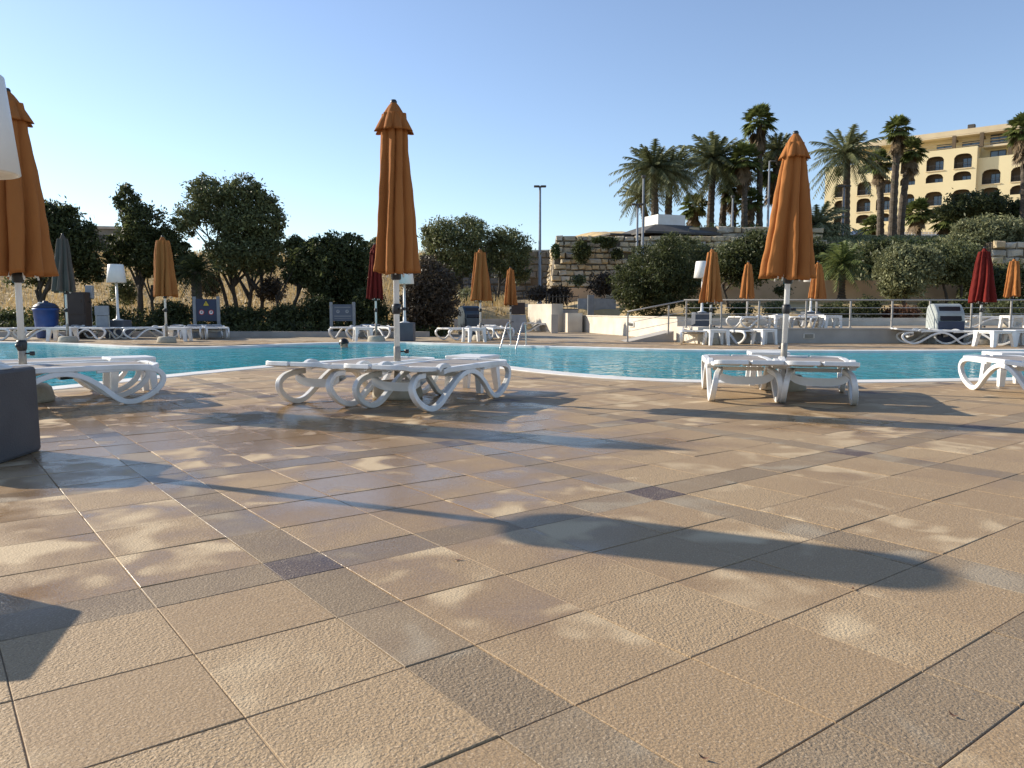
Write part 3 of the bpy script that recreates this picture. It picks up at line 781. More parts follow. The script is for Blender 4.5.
# ------------------------------------------------------------------ far loungers and tables
def P(px, py, z=0): return G(px, py, z)
def fl(px, py, d, label, z=0.0, s=1.0, Y=None):
    p = G(px, py, z)
    if Y: p = Vector((GX(px, Y), Y, z))
    lounger(p.x, p.y, d, label, z, s)
def ft(px, py, rz, label, z=0.0, s=1.0, Y=None):
    p = G(px, py, z)
    if Y: p = Vector((GX(px, Y), Y, z))
    table(p.x, p.y, rz, label, z, (s * 1.0, s * .9, 1.02))
fl(-8, 340, (.95, -.2), 'white lounger at the far left edge of the pool, cut off by the frame')
fl(47, 339, (-.75, -.65), 'white lounger in front of the blue barrel')
ft(63, 341, R(10), 'white side table in front of the grey umbrella', s=1.5)
fl(94, 339, (.9, -.42), 'white lounger with raised end, right of the grey umbrella')
fl(149, 338.5, (-.62, -.78), 'white lounger left of the far orange umbrella and its table')
ft(178, 341, R(6), 'white side table in front of the far left orange umbrella', s=1.45)
fl(194, 338.5, (.25, -.97), 'white lounger between the far left table and the navy sign')
fl(215, 338.5, (.45, -.90), 'white lounger in front of the navy warning sign')
fl(354, 338, (-.35, -.93), 'white lounger left of the red umbrella, beyond the swimmer')
ft(363, 341, R(20), 'white side table by the red umbrella beyond the swimmer', s=1.15)
fl(385, 338, (.6, -.8), 'white lounger behind the center umbrella pole at the far pool edge')
fl(466, 339.5, (-.72, -.7), 'white lounger in front of the grey swing lid bin')
ft(474, 342, R(28), 'white side table in front of the orange umbrella by the ladder', s=1.2)
fl(495, 339, (.30, -.95), 'white lounger just behind the pool ladder')
fl(540, 331.5, (.98, .1), 'white lounger beside the low white walls, right of the ladder', s=1.0)
fl(694, 343.5, (-.25, -.97), 'white lounger at the terrace corner, left of the umbrella table')
ft(716, 345, R(8), 'white side table before the umbrella at the terrace corner', s=1.2)
fl(733, 343, (.35, -.94), 'white lounger in shade, right of the terrace corner umbrella')
ft(764, 344.3, R(24), 'lone white side table in front of the grey terrace wall', s=1.1)
fl(756, 324.5, (-.9, -.42), 'white lounger up on the terrace under the small orange umbrella', z=.33, s=1.0, Y=24.0)
ft(778, 326, R(10), 'white side table up on the terrace, left of the big umbrella pole', z=.33, s=1.1, Y=23.6)
fl(806, 324.5, (-.55, -.84), 'white lounger up on the terrace with the low umbrella behind it', z=.33, Y=23.8)
ft(829, 326.5, R(5), 'white side table up on the terrace before the sunlit planter', z=.33, s=1.2, Y=23.4)
fl(934, 344, (.97, -.22), 'sunlit white lounger side on, in front of the dark blue bin')
fl(973, 344.5, (.80, -.60), 'white lounger between the dark blue bin and the right table')
ft(994, 346.5, R(14), 'large sunlit white side table at the far right of the pool', s=1.55)
ft(1019, 345.5, R(2), 'shaded white side table at the far right edge of the pool', s=1.3)
fl(989, 325, (.9, -.4), 'white lounger up on the terrace behind the red umbrella', z=.33, Y=24)
ft(1011, 326.5, R(8), 'white side table up on the terrace at the right edge', z=.33, s=1.2, Y=23.4)

# ------------------------------------------------------------------ bins, barrel, signs, cabinets
def hood_bin(px, py, s, label, body, face, rz, z=0.0):
    p = G(px, py, z); root = thing('litter_bin', label, 'bin', (p.x, p.y, z), rz, None, s)
    # side profile (y depth, z): hooded top, flap facing -y
    prof = [(-.30, .0), (-.33, .55), (-.30, .60), (-.28, .80), (-.10, 1.02), (.05, 1.06), (.22, 1.02), (.31, .88), (.33, .5), (.30, 0)]
    P2 = catmull([Vector((0, a, b)) for a, b in prof], 4); n = len(P2); mb = MB(); V = []
    for sx, k in ((-.36, .94), (-.335, 1), (.335, 1), (.36, .94)):
        for q in P2: V.append((sx, q.y * k, q.z * (1 if k == 1 else .985)))
    F = [(j * n + i, (j + 1) * n + i, (j + 1) * n + (i + 1) % n, j * n + (i + 1) % n) for j in range(3) for i in range(n)]
    F += [tuple(range(n)), tuple(range(4 * n - 1, 3 * n - 1, -1))]
    mb.add(V, F, 0, False); obj('body', mb, body, root)
    mb = MB(); mb.add([(-.27, -.345, .63), (.27, -.345, .63), (.27, -.185, .985), (-.27, -.185, .985), (-.25, -.28, .60), (.25, -.28, .60), (.25, -.10, .97), (-.25, -.10, .97)], [(0, 1, 2, 3), (4, 7, 6, 5), (0, 4, 5, 1), (1, 5, 6, 2), (2, 6, 7, 3), (3, 7, 4, 0)])
    obj('flap', mb, 'black', root)
    mb = MB(); mb.add([(-.33, -.345, .04), (.33, -.345, .04), (.33, -.362, .60), (-.33, -.362, .60), (-.33, -.30, .04), (.33, -.30, .04), (.33, -.28, .60), (-.33, -.28, .60)], [(0, 1, 2, 3), (4, 7, 6, 5), (0, 4, 5, 1), (1, 5, 6, 2), (2, 6, 7, 3), (3, 7, 4, 0)])
    obj('front_panel', mb, face, root)
    return root
hood_bin(944, 343.5, .98, 'pale and navy bin with black flap against the terrace wall on the right', 'binlight', 'navy', R(-4))
hood_bin(470, 334, .98, 'dark slate swing lid bin behind a lounger by the ladder', 'teal', 'teal', R(30))
p = Vector((GX(48, 24.4), 24.4, 0)); root = thing('barrel', 'blue plastic barrel behind the far left loungers', 'barrel', (p.x, p.y, 0))
mb = MB(); mb.lathe([(.26, 0), (.30, .04), (.33, .5), (.36, .86), (.38, .87), (.38, .93), (.35, .94)], 28); obj('body', mb, 'blue', root)
mb = MB(); mb.lathe([(.36, .94), (.35, .99), (.25, 1.08), (.08, 1.12), (.07, 1.16), (.02, 1.17)], 28); obj('lid', mb, 'navy', root)
mb = MB(); mb.lathe([(.02, -.02), (.07, 0), (.07, .02), (.02, .03)], 12, c=(-.03, -.22, 1.09)); obj('lid_vent', mb, 'signwhite', root)
p = Vector((GX(80, 24.6), 24.6, 0)); root = thing('cabinet', 'dark brown cabinet behind the grey umbrella pole', 'cabinet', (p.x, p.y, 0), R(8))
mb = MB(); mb.box((0, 0, .72), (.62, .5, 1.44), bev=.01); obj('body', mb, 'brownbox', root)
for zz in (.36, 1.06):
    mb = MB(); mb.box((0, -.262, zz), (.56, .02, .62), bev=.005); mb.box((.2, -.28, zz + .1), (.03, .02, .1)); obj('door', mb, 'brownbox', root)
p = Vector((GX(103.5, 24.2), 24.2, 0)); root = thing('notice_stand', 'pale grey notice board on thin legs beside the far lamp block', 'notice board', (p.x, p.y, 0), R(-6))
mb = MB(); mb.box((0, 0, .86), (.46, .03, .30), bev=.008); mb.box((0, .01, .45), (.40, .02, .50)); obj('board', mb, 'boardgrey', root)
for sx in (-1, 1):
    mb = MB(); mb.box((.21 * sx, .03, .5), (.03, .03, 1.0)); obj('leg', mb, 'steel', root)
p = Vector((GX(92.5, 24.9), 24.9, 0)); root = thing('shower_post', 'slim post carrying a pale grey box beside the brown cabinet', 'post', (p.x, p.y, 0))
mb = MB(); mb.lathe([(.05, 0), (.04, .05), (.035, 1.25)], 12); obj('post', mb, 'steel', root)
mb = MB(); mb.box((0, 0, 1.45), (.22, .16, .42), bev=.02); obj('box', mb, 'boardgrey', root)
mb = MB(); mb.tube([(0, -.08, 1.16), (.05, -.16, 1.12), (.1, -.2, 1.15)], .02, 8); obj('tap', mb, 'black', root)

def sign(px, py, w, h, z0, label, panel, tri, zb=0.0):
    p = G(px, py, zb); root = thing('warning_sign', label, 'sign', (p.x, p.y, zb), R(4))
    for sx in (-1, 1):
        mb = MB(); mb.box((sx * (w / 2 + .05), 0, (z0 + h) / 2 + .04), (.10, .07, z0 + h + .08), bev=.012); obj('post', mb, 'greypost', root)
    mb = MB(); mb.box((0, 0, z0 + h / 2), (w, .04, h), bev=.008); pn = obj('panel', mb, panel, root)
    for sx in (-1, 1):
        mb = MB(); cx = sx * w * .23; cz = z0 + h * (.40 if tri else .58); rr = .085 if tri else .058; V = []; n = 24
        for y_ in (-.0225, -.029):
            for (r_) in (rr, rr * .74):
                for k in range(n): V.append((cx + r_ * math.cos(2 * PI * k / n), y_, cz + r_ * math.sin(2 * PI * k / n)))
        F = []
        for k in range(n):
            k2 = (k + 1) % n
            F += [(2 * n + k, 2 * n + k2, 3 * n + k2, 3 * n + k), (k, k2, 2 * n + k2, 2 * n + k), (n + k, 3 * n + k, 3 * n + k2, n + k2)]
        mb.add(V, F, 1 if tri else 0)
        disc = [(cx, -.0225, cz)] + [(cx + rr * .74 * math.cos(2 * PI * k / n), -.026, cz + rr * .74 * math.sin(2 * PI * k / n)) for k in range(n)]
        mb.add(disc, [(0, 1 + k, 1 + (k + 1) % n) for k in range(n)], 0)
        mb.box((cx, -.031, cz), (rr * .5, .006, rr * .28), mi=2)
        mb.box((cx + .01, -.033, cz + .018), (rr * .22, .006, rr * .6), mi=2)
        obj('round_symbol', mb, ['signwhite' if tri else 'boardgrey', 'signred', 'black'], pn)
    if tri:
        mb = MB(); cz = z0 + h * .79
        for k, (rr, yy, mi) in enumerate(((.115, -.026, 1), (.09, -.031, 0))):
            mb.add([(-rr, yy, cz - rr * .7), (rr, yy, cz - rr * .7), (0, yy, cz + rr * 1.0), (-rr, -.018, cz - rr * .7), (rr, -.018, cz - rr * .7), (0, -.018, cz + rr)], [(0, 1, 2), (0, 3, 4, 1), (1, 4, 5, 2), (2, 5, 3, 0)], mi)
        mb.box((0, -.034, cz + .015), (.016, .006, .055), mi=1); mb.box((0, -.034, cz - .032), (.016, .006, .016), mi=1)
        obj('triangle_symbol', mb, ['yellow', 'black'], pn)
    else:
        mb = MB(); mb.box((0, -.024, z0 + h * .83), (w * .8, .006, .025)); mb.box((0, -.024, z0 + h * .30), (w * .84, .006, .03)); mb.box((0, -.024, z0 + h * .16), (w * .84, .006, .012))
        obj('stripe', mb, 'greypost', pn)
sign(207.5, 337, .66, .72, .52, 'navy sign with a yellow triangle and two round symbols between grey posts', 'navy', True)
sign(343, 331.2, .66, .56, .34, 'slate grey sign with two white discs between grey posts beyond the swimmer', 'signgrey', False, .17)

# ladder
p = G(509, 346); root = thing('pool_ladder', 'chrome pool ladder with two curved rails at the far pool edge', 'ladder', (p.x, p.y, 0), R(-28), None, .80)
for sx in (-1, 1):
    mb = MB(); x = .27 * sx
    mb.tube(catmull([Vector(q) for q in ((x, .62, 0), (x, .60, .35), (x, .58, .60), (x, .50, .70), (x, .38, .66), (x, .22, .42), (x, .02, .06), (x, -.10, -.16), (x, -.12, -.6), (x, -.12, -1.1))], 4), .022, 10)
    mb.lathe([(.05, 0), (.05, .015), (.03, .03)], 14, c=(x, .62, .0)); obj('handrail', mb, 'steel', root)
for k in range(3):
    mb = MB(); mb.box((0, -.12, -.3 - .27 * k), (.52, .08, .03), bev=.008); obj('step', mb, 'steel', root)

# swimmer
def swimmer():
    z0 = -.045; Y = 19.3; c = W(343.5, 347, Y)
    root = thing('person', 'person with short dark hair swimming, only head and shoulder above the water', 'person', (c.x, c.y, z0 - .085), R(60), None, 1.15)
    me = bpy.data.meshes.new('body'); 
    vs_ = [(0, .10, -.55), (0, .05, -.35), (0, 0, -.12), (0, .0, .0), (0, -.015, .075), (0, -.02, .15), (0, -.02, .21), (.17, .0, -.07), (.30, -.18, -.14), (.26, -.42, -.16), (-.17, .0, -.07), (-.32, -.15, -.10), (-.30, -.40, -.10), (.09, .18, -.62), (.11, .50, -.68), (.10, .85, -.66), (-.09, .18, -.62), (-.11, .50, -.64), (-.10, .85, -.62)]
    es = [(0, 1), (1, 2), (2, 3), (3, 4), (4, 5), (5, 6), (2, 7), (7, 8), (8, 9), (2, 10), (10, 11), (11, 12), (0, 13), (13, 14), (14, 15), (0, 16), (16, 17), (17, 18)]
    rr = [.14, .14, .13, .055, .075, .088, .06, .07, .045, .035, .07, .045, .035, .085, .06, .04, .085, .06, .04]
    me.from_pydata(vs_, es, []); o = bpy.data.objects.new('body', me); COL.objects.link(o); o.parent = root
    md = o.modifiers.new('skin', 'SKIN'); o.modifiers.new('sub', 'SUBSURF').levels = 2; o.modifiers['sub'].render_levels = 2
    for i, v in enumerate(me.skin_vertices[0].data): v.radius = (rr[i], rr[i]); v.use_root = (i == 0)
    me.materials.append(M['skin'])
    mb = MB(); V = []; n = 20
    for j in range(11):
        ph = j / 10 * PI * .62
        for i in range(n):
            th = 2 * PI * i / n; back = .5 + .5 * math.sin(th)
            V.append((.101 * math.sin(ph) * math.cos(th), -.012 + .112 * math.sin(ph) * math.sin(th) , .165 + .108 * math.cos(ph) + (0.03 * (1 - back) * (j > 7))))
    mb.add(V, [(j * n + i, j * n + (i + 1) % n, (j + 1) * n + (i + 1) % n, (j + 1) * n + i) for j in range(10) for i in range(n)], 0, True)
    obj('hair', mb, 'hair', root, fixn=False)
    for sx in (-1, 1):
        mb = MB(); mb.lathe([(.004, -.03), (.014, -.02), (.018, .005), (.012, .03), (.003, .034)], 8, c=(.092 * sx, -.02, .13)); obj('ear', mb, 'skin', root)
    mb = MB(); mb.lathe([(.016, -.02), (.013, .0), (.004, .03)], 8, c=(0, -.112, .13)); obj('nose', mb, 'skin', root)
swimmer()

# ------------------------------------------------------------------ walls, terrace, railings
def wall_thing(name, label, pts, z0s, z1s, th, m, cat='wall', coping=None):
    """pts: ground points of the front line; a wall of thickness th behind it"""
    mb = MB()
    for (a, b, za, zb, ta, tb) in zip(pts, pts[1:], z0s, z0s[1:], z1s, z1s[1:]):
        d = Vector((b[0] - a[0], b[1] - a[1])).normalized(); nn = Vector((-d.y, d.x)) * th
        A = [(a[0], a[1]), (b[0], b[1]), (b[0] + nn.x, b[1] + nn.y), (a[0] + nn.x, a[1] + nn.y)]
        V = [(A[0][0], A[0][1], za), (A[1][0], A[1][1], zb), (A[2][0], A[2][1], zb), (A[3][0], A[3][1], za), (A[0][0], A[0][1], ta), (A[1][0], A[1][1], tb), (A[2][0], A[2][1], tb), (A[3][0], A[3][1], ta)]
        mb.add(V, [(0, 3, 2, 1), (4, 5, 6, 7), (0, 1, 5, 4), (1, 2, 6, 5), (2, 3, 7, 6), (3, 0, 4, 7)])
    if coping is None:
        o = obj(name, mb, m); tag(o, label, cat); return o
    root = thing(name, label, cat, (0, 0, 0)); obj('wall_face', mb, m, root)
    mb = MB()
    for (a, b, ta, tb) in zip(pts, pts[1:], z1s, z1s[1:]):
        d = Vector((b[0] - a[0], b[1] - a[1])).normalized(); nn = Vector((-d.y, d.x)); o_ = .025
        A = [Vector(a[:2]) - nn * o_, Vector(b[:2]) - nn * o_, Vector(b[:2]) + nn * (th + o_), Vector(a[:2]) + nn * (th + o_)]
        V = [(q.x, q.y, z) for z in (0.002, .042) for q in A]
        V = [(V[i][0], V[i][1], V[i][2] + (ta if (i % 4) in (0, 3) else tb)) for i in range(8)]
        mb.add(V, [(0, 3, 2, 1), (4, 5, 6, 7), (0, 1, 5, 4), (1, 2, 6, 5), (2, 3, 7, 6), (3, 0, 4, 7)])
    obj('coping', mb, coping, root); return root
# terrace slab
mb = MB(); mb.box((17.6, 24.4, .165), (25.0, 7.2, .325)); tag(obj('terrace_floor', mb, 'deckbase'), kind='structure')
tw = wall_thing('terrace_wall', 'long grey rendered wall holding up the railed terrace on the right', [(5.02, 20.6), (30, 20.6)], [0, 0], [.36, .36], .2, 'wallgrey', coping='wallgrey')
for px in (809, 1006):
    mb = MB(); c = W(px, 333, 20.59); mb.box((c.x, 20.595, .19), (.30, .03, .13), bev=.008); v_ = obj('vent_frame', mb, 'wallwhite', tw)
    mb = MB()
    for k in range(4): mb.box((c.x, 20.578, .15 + .027 * k), (.23, .012, .014))
    obj('louvre', mb, 'frame', v_)
wall_thing('corner_pier', 'short cream pier at the sunny corner of the terrace', [(GX(676, 21.4), 21.4), (GX(697.5, 20.35), 20.35)], [0, 0], [.43, .43], .6, 'wallwhite')
wall_thing('planter_wall', 'low cream planter wall along the back of the terrace', [(5.3, 28.05), (30, 28.05)], [.33, .33], [.60, .60], .25, 'wallwhite')
w3 = wall_thing('garden_wall', 'long cream garden wall leading to the ramp', [(2.55, 33.0), (3.35, 29.2), (4.22, 25.4), (4.85, 22.9)], [0, 0, 0, 0], [.64, .64, .64, .64], .25, 'wallwhite', coping='wallwhite')
mb = MB(); mb.box((4.02, 26.2, .40), (.05, .42, .16), rz=R(13), bev=.008); v_ = obj('vent_frame', mb, 'paint', w3)
mb = MB(); mb.box((3.985, 26.19, .40), (.02, .32, .09), rz=R(13)); obj('louvre', mb, 'frame', v_)
mb = MB()
mb.add([(3.15, 21.3, 0), (4.42, 21.3, .30), (4.42, 22.6, .30), (3.15, 22.6, 0), (3.15, 21.3, -.05), (4.42, 21.3, -.05), (4.42, 22.6, -.05), (3.15, 22.6, -.05)], [(0, 1, 2, 3), (0, 4, 5, 1), (1, 5, 6, 2), (2, 6, 7, 3), (3, 7, 4, 0), (4, 7, 6, 5)])
tag(obj('ramp', mb, 'wallgrey'), kind='structure')
# back left low walls
def px_wall(name, label, px0, px1, ytop, D, zb, m, th=.3, cat='wall', coping=None):
    a = W(px0, ytop, D); b = W(px1, ytop, D)
    return wall_thing(name, label, [(a.x, D), (b.x, D)], [zb, zb], [a.z, b.z], th, m, cat, coping)
wall_thing('white_wall', 'bright white wall block behind the lounger right of the ladder', [(GX(528, 34), 34), (GX(551.5, 31.6), 31.6)], [0, 0], [1.14, 1.14], .5, 'wallwhite')
px_wall('grey_pillar', 'short grey pillar beside the white steps', 551.5, 558, 314.5, 29.8, 0, 'wallgrey', .4, 'pillar')
wall_thing('white_step_block', 'small white block between the grey pillar and garden wall', [(GX(559, 32.4), 32.4), (GX(567.5, 31), 31)], [0, 0], [.77, .77], .6, 'wallwhite')
px_wall('low_back_wall', 'low grey back wall running behind the slate bin', 395, 527, 319, 32.5, 0, 'wallgrey', .3)
px_wall('pale_back_wall', 'pale wall seen between the iron fence and low back wall', 455, 530, 303.5, 36.5, .3, 'wallwhite', .3)
px_wall('planter_step', 'grey planter wall below the iron fence', 551, 578, 309.5, 33.5, 0, 'wallgrey', .3)
px_wall('grey_gate_wall', 'flat grey panel wall left of the oleanders', 578, 616, 298.5, 34.8, .2, 'boardgrey', .12)
mb = MB(); c = W(591, 315, 34.3); mb.box((c.x, 34.4, 1.0), (.28, .16, 1.1), bev=.01); tag(obj('gate_post', mb, 'greypost'), 'upright grey post in front of the grey panel wall', 'post')
c = W(518, 312, 31); mb = MB(); mb.box((c.x, 31, .35), (.62, .5, .70), bev=.01); root = thing('service_box', 'grey service box with a maroon top unit near the white wall', 'service box'); obj('body', mb, 'boardgrey', root)
mb = MB(); mb.box((c.x, 31, .95), (.56, .45, .46), bev=.02); obj('top_unit', mb, 'brownbox', root)
# tan retaining wall
a = W(738, 281, 35.9)
wall_thing('tan_retaining_wall', 'tan rendered retaining wall behind the terrace planting', [(6.4, 35.9), (34, 35.9)], [.5, .5], [2.25, 2.25], .4, 'tanwall')
px_wall('tan_low_wall', 'small tan wall at the foot of the rubble wall', 563, 606, 288, 43, .8, 'tanwall', .4)
# kerb at the left
wall_thing('kerb_wall', 'low grey kerb in front of the left planting bed', [(-24, 25.7), (-2.75, 25.7)], [0, 0], [.17, .17], .35, 'wallgrey')

def railing(name, label, pts, h, wires, posts, m='rail', rp=.019, rr=.019):
    root = thing(name, label, 'railing', (0, 0, 0))
    top = MB()
    for a, b in zip(pts, pts[1:]): top.tube([(a[0], a[1], a[2] + h), (b[0], b[1], b[2] + h)], rr, 8)
    obj('top_rail', top, m, root)
    for w in wires:
        mb = MB()
        for a, b in zip(pts, pts[1:]): mb.tube([(a[0], a[1], a[2] + h * w), (b[0], b[1], b[2] + h * w)], .007, 6)
        obj('wire', mb, 'steel', root)
    for q in posts:
        mb = MB(); mb.box((q[0], q[1], q[2] + h / 2 - .01), (rp * 2, rp * 2, h - .02)); mb.box((q[0], q[1], q[2] + .006), (.09, .09, .012)); obj('post', mb, m, root)
    return root
ppx = (683.5, 718, 755, 801.5, 845, 886, 923, 964, 1003, 1045, 1085)
railing('terrace_railing', 'long grey wire railing along the terrace edge', [(GX(683, 20.7), 20.7, .405), (GX(1100, 20.7), 20.7, .405)], .735, (.28, .5, .72), [(GX(q, 20.95), 20.7, .405) for q in ppx])
railing('ramp_railing', 'short sloping handrail beside the ramp', [(GX(627, 21.2), 21.2, 0.03), (GX(683, 21.2), 21.2, .33)], .80, (.33, .62), [(GX(627.5, 21.2), 21.2, 0.01), (GX(668, 21.2), 21.2, .22)])
# iron fence
def fence(label, px0, px1, D, z0, h, gap=.14, m='iron', name='iron_fence'):
    a, b = GX(px0, D), GX(px1, D); root = thing(name, label, 'fence', (a, D, z0))
    mb = MB(); L = b - a; n = max(2, int(L / gap))
    for k in range(n + 1): mb.tube([(L * k / n, 0, 0), (L * k / n, 0, h)], .009 if m != 'paint' else .022, 6)
    obj('bars', mb, m, root)
    mb = MB()
    for zz in (.08, h - .08): mb.box((L / 2, 0, zz), (L, .035, .035))
    obj('rails', mb, m, root)
    for k in range(int(L / 2.4) + 1):
        mb = MB(); mb.box((min(L, k * 2.4), -.01, h / 2), (.07, .07, h + .08)); obj('post', mb, m, root)
fence('dark iron bar fence on the planter below the rubble wall', 549, 578, 33.8, .85, .70)
fence('thin iron bar fence seen behind the umbrella by the ladder', 446, 548, 37.2, .95, .78, .22)
fence('white bar railing in front of the hotel ground floor', 893, 946, 84, hgt(45, 84) + .2, 1.2, .35, 'paint', 'white_fence')

# ------------------------------------------------------------------ rubble retaining walls
def rubble(name, label, origin, dx, length, rows, rh, batter, m, seed, bw=(.5, 1.0), depth=.5):
    """blocks along direction dx from origin; outward normal is dx rotated -90 deg"""
    r_ = random.Random(seed); d = Vector((dx[0], dx[1], 0)).normalized(); nrm = Vector((d.y, -d.x, 0))
    root = thing(name, label, 'wall', origin)
    mb = MB()
    for k in range(rows):
        x = r_.uniform(-.1, .1) + batter * k * rh * .30; back = -batter * k * rh * .35
        while x < length:
            w = r_.uniform(*bw) * r_.choice((.7, 1, 1.25)); h = rh * r_.uniform(.82, 1.04)
            if r_.random() < .07: x += w; continue
            c0 = d * x + nrm * (back + r_.uniform(-.07, .07)); z = k * rh
            def pt(a, b, o): 
                q = c0 + d * a + nrm * o; return (q.x + r_.uniform(-.05, .05), q.y + r_.uniform(-.05, .05), z + b + r_.uniform(-.04, .04))
            e = .02
            V = [pt(e, e, -.1), pt(w - e, e, -.1), pt(w - e, h - e, -.1), pt(e, h - e, -.1), pt(e, e, .06), pt(w - e, e, .06), pt(w - e, h - e, .06), pt(e, h - e, .06)]
            i_ = .10; o2 = r_.uniform(.10, .22)
            V += [pt(w * i_ * 1.4, h * .2, o2), pt(w * (1 - i_ * 1.4), h * .2, o2), pt(w * (1 - i_ * 1.4), h * .82, o2 * .9), pt(w * i_ * 1.4, h * .82, o2 * .9)]
            F = [(0, 1, 5, 4), (1, 2, 6, 5), (2, 3, 7, 6), (3, 0, 4, 7), (4, 5, 9, 8), (5, 6, 10, 9), (6, 7, 11, 10), (7, 4, 8, 11), (8, 9, 10, 11)]
            mb.add(V, F, r_.choice((0, 0, 1, 2))); x += w
    obj('stones', mb, [m, 'stonewarm' if m == 'stone' else m, 'stonepale' if m == 'stone' else m], root, fixn=False)
    mb = MB(); H = rows * rh; b0, b1 = 0.0, -batter * H * .35
    A = nrm * (b0 - .02); B = nrm * (b1 - .02); x1 = batter * H * .30; tb = nrm * (-depth - 1)
    V = [A + d * .05, A + d * length, A + d * length + tb, A + d * .05 + tb] + [q + Vector((0, 0, H - .04)) for q in (B + d * (x1 + .05), B + d * length, B + d * length + tb, B + d * (x1 + .05) + tb)]
    mb.add(V, [(0, 3, 2, 1), (4, 5, 6, 7), (0, 1, 5, 4), (1, 2, 6, 5), (2, 3, 7, 6), (3, 0, 4, 7)]); obj('wall_core', mb, 'mortar', root)
x0 = GX(548, 47)
rubble('stone_retaining_wall', 'tall honey coloured rubble block wall below the pavilion', (x0, 47.0, 1.25), (1, 0.03), 15.5, 12, .345, .45, 'stone', 3, (.32, .75))
rubble('stone_side_wall', 'shaded return of the rubble wall going back to the left', (x0 + .35, 58, 1.25), (.03, -1), 9.7, 12, .34, .3, 'stone', 4, (.35, .8))
rubble('grey_rubble_wall', 'distant grey rubble wall behind the tall lamp post', (GX(425, 70), 70, 1.4), (1, 0.02), 13.0, 8, .60, .2, 'stonegrey', 5, (.6, 1.3))
rubble('upper_stone_wall', 'short pale rubble wall half hidden by bushes under the palms', (GX(684, 50), 50.0, 4.3), (1, 0.05), 8.5, 5, .38, .3, 'stone', 6)
rubble('right_stone_wall', 'short rubble wall at the right edge behind bushes', (GX(985, 42), 42.0, 2.9), (1, 0.05), 4.5, 4, .42, .3, 'stone', 8)

# ------------------------------------------------------------------ vegetation
def leaf_quads(C, size, rs, aspect=.45, up=.0):
    n = len(C)
    a = rs.randn(n, 3); a[:, 2] += up; a /= np.linalg.norm(a, axis=1)[:, None]
    b = rs.randn(n, 3); b -= a * (a * b).sum(1)[:, None]; b /= np.linalg.norm(b, axis=1)[:, None]
    L = (size * (0.6 + 0.8 * rs.rand(n)))[:, None] * .5 if np.isscalar(size) else (size * (0.6 + .8 * rs.rand(n)))[:, None] * .5
    w = L * aspect
    return np.stack([C - a * L, C + b * w * .9 - a * L * .1, C + a * L, C - b * w * .9 - a * L * .1], 1)
def crown_points(lobes, n, rs, clump=.20, nclump=None, hollow=.45):
    """lobes: list of (centre(3), radii(3)); points gathered in clumps near the surface of the union"""
    vol = np.array([l[1][0] * l[1][1] * l[1][2] for l in lobes]) ** .75; vol /= vol.sum()
    out = []
    for (c, r), f in zip(lobes, vol):
        k = max(8, int((nclump or 60) * f * 1.5)); c = np.array(c); r = np.array(r)
        d = rs.randn(k, 3); d /= np.linalg.norm(d, axis=1)[:, None]
        rad = hollow + (1 - hollow) * rs.rand(k) ** .6
        cc = c + d * rad[:, None] * r * (0.80 + .22 * rs.rand(k)[:, None])
        m = int(n * f); m1 = int(m * .74); idx = rs.randint(0, k, m1)
        cs = (clump * r.mean()) * (0.55 + .8 * rs.rand(k))
        q = rs.randn(m1, 3) * .62
        out.append(cc[idx] + q * cs[idx][:, None] * np.array([1.2, 1.2, .85]))
        q = rs.randn(m - m1, 3); q /= np.linalg.norm(q, axis=1)[:, None]
        out.append(c + q * r * (.97 * rs.rand(m - m1) ** .38)[:, None] * (1 + .10 * np.sin(q[:, :1] * 7 + q[:, 2:] * 9)))
    return np.concatenate(out)
_seed = [100]
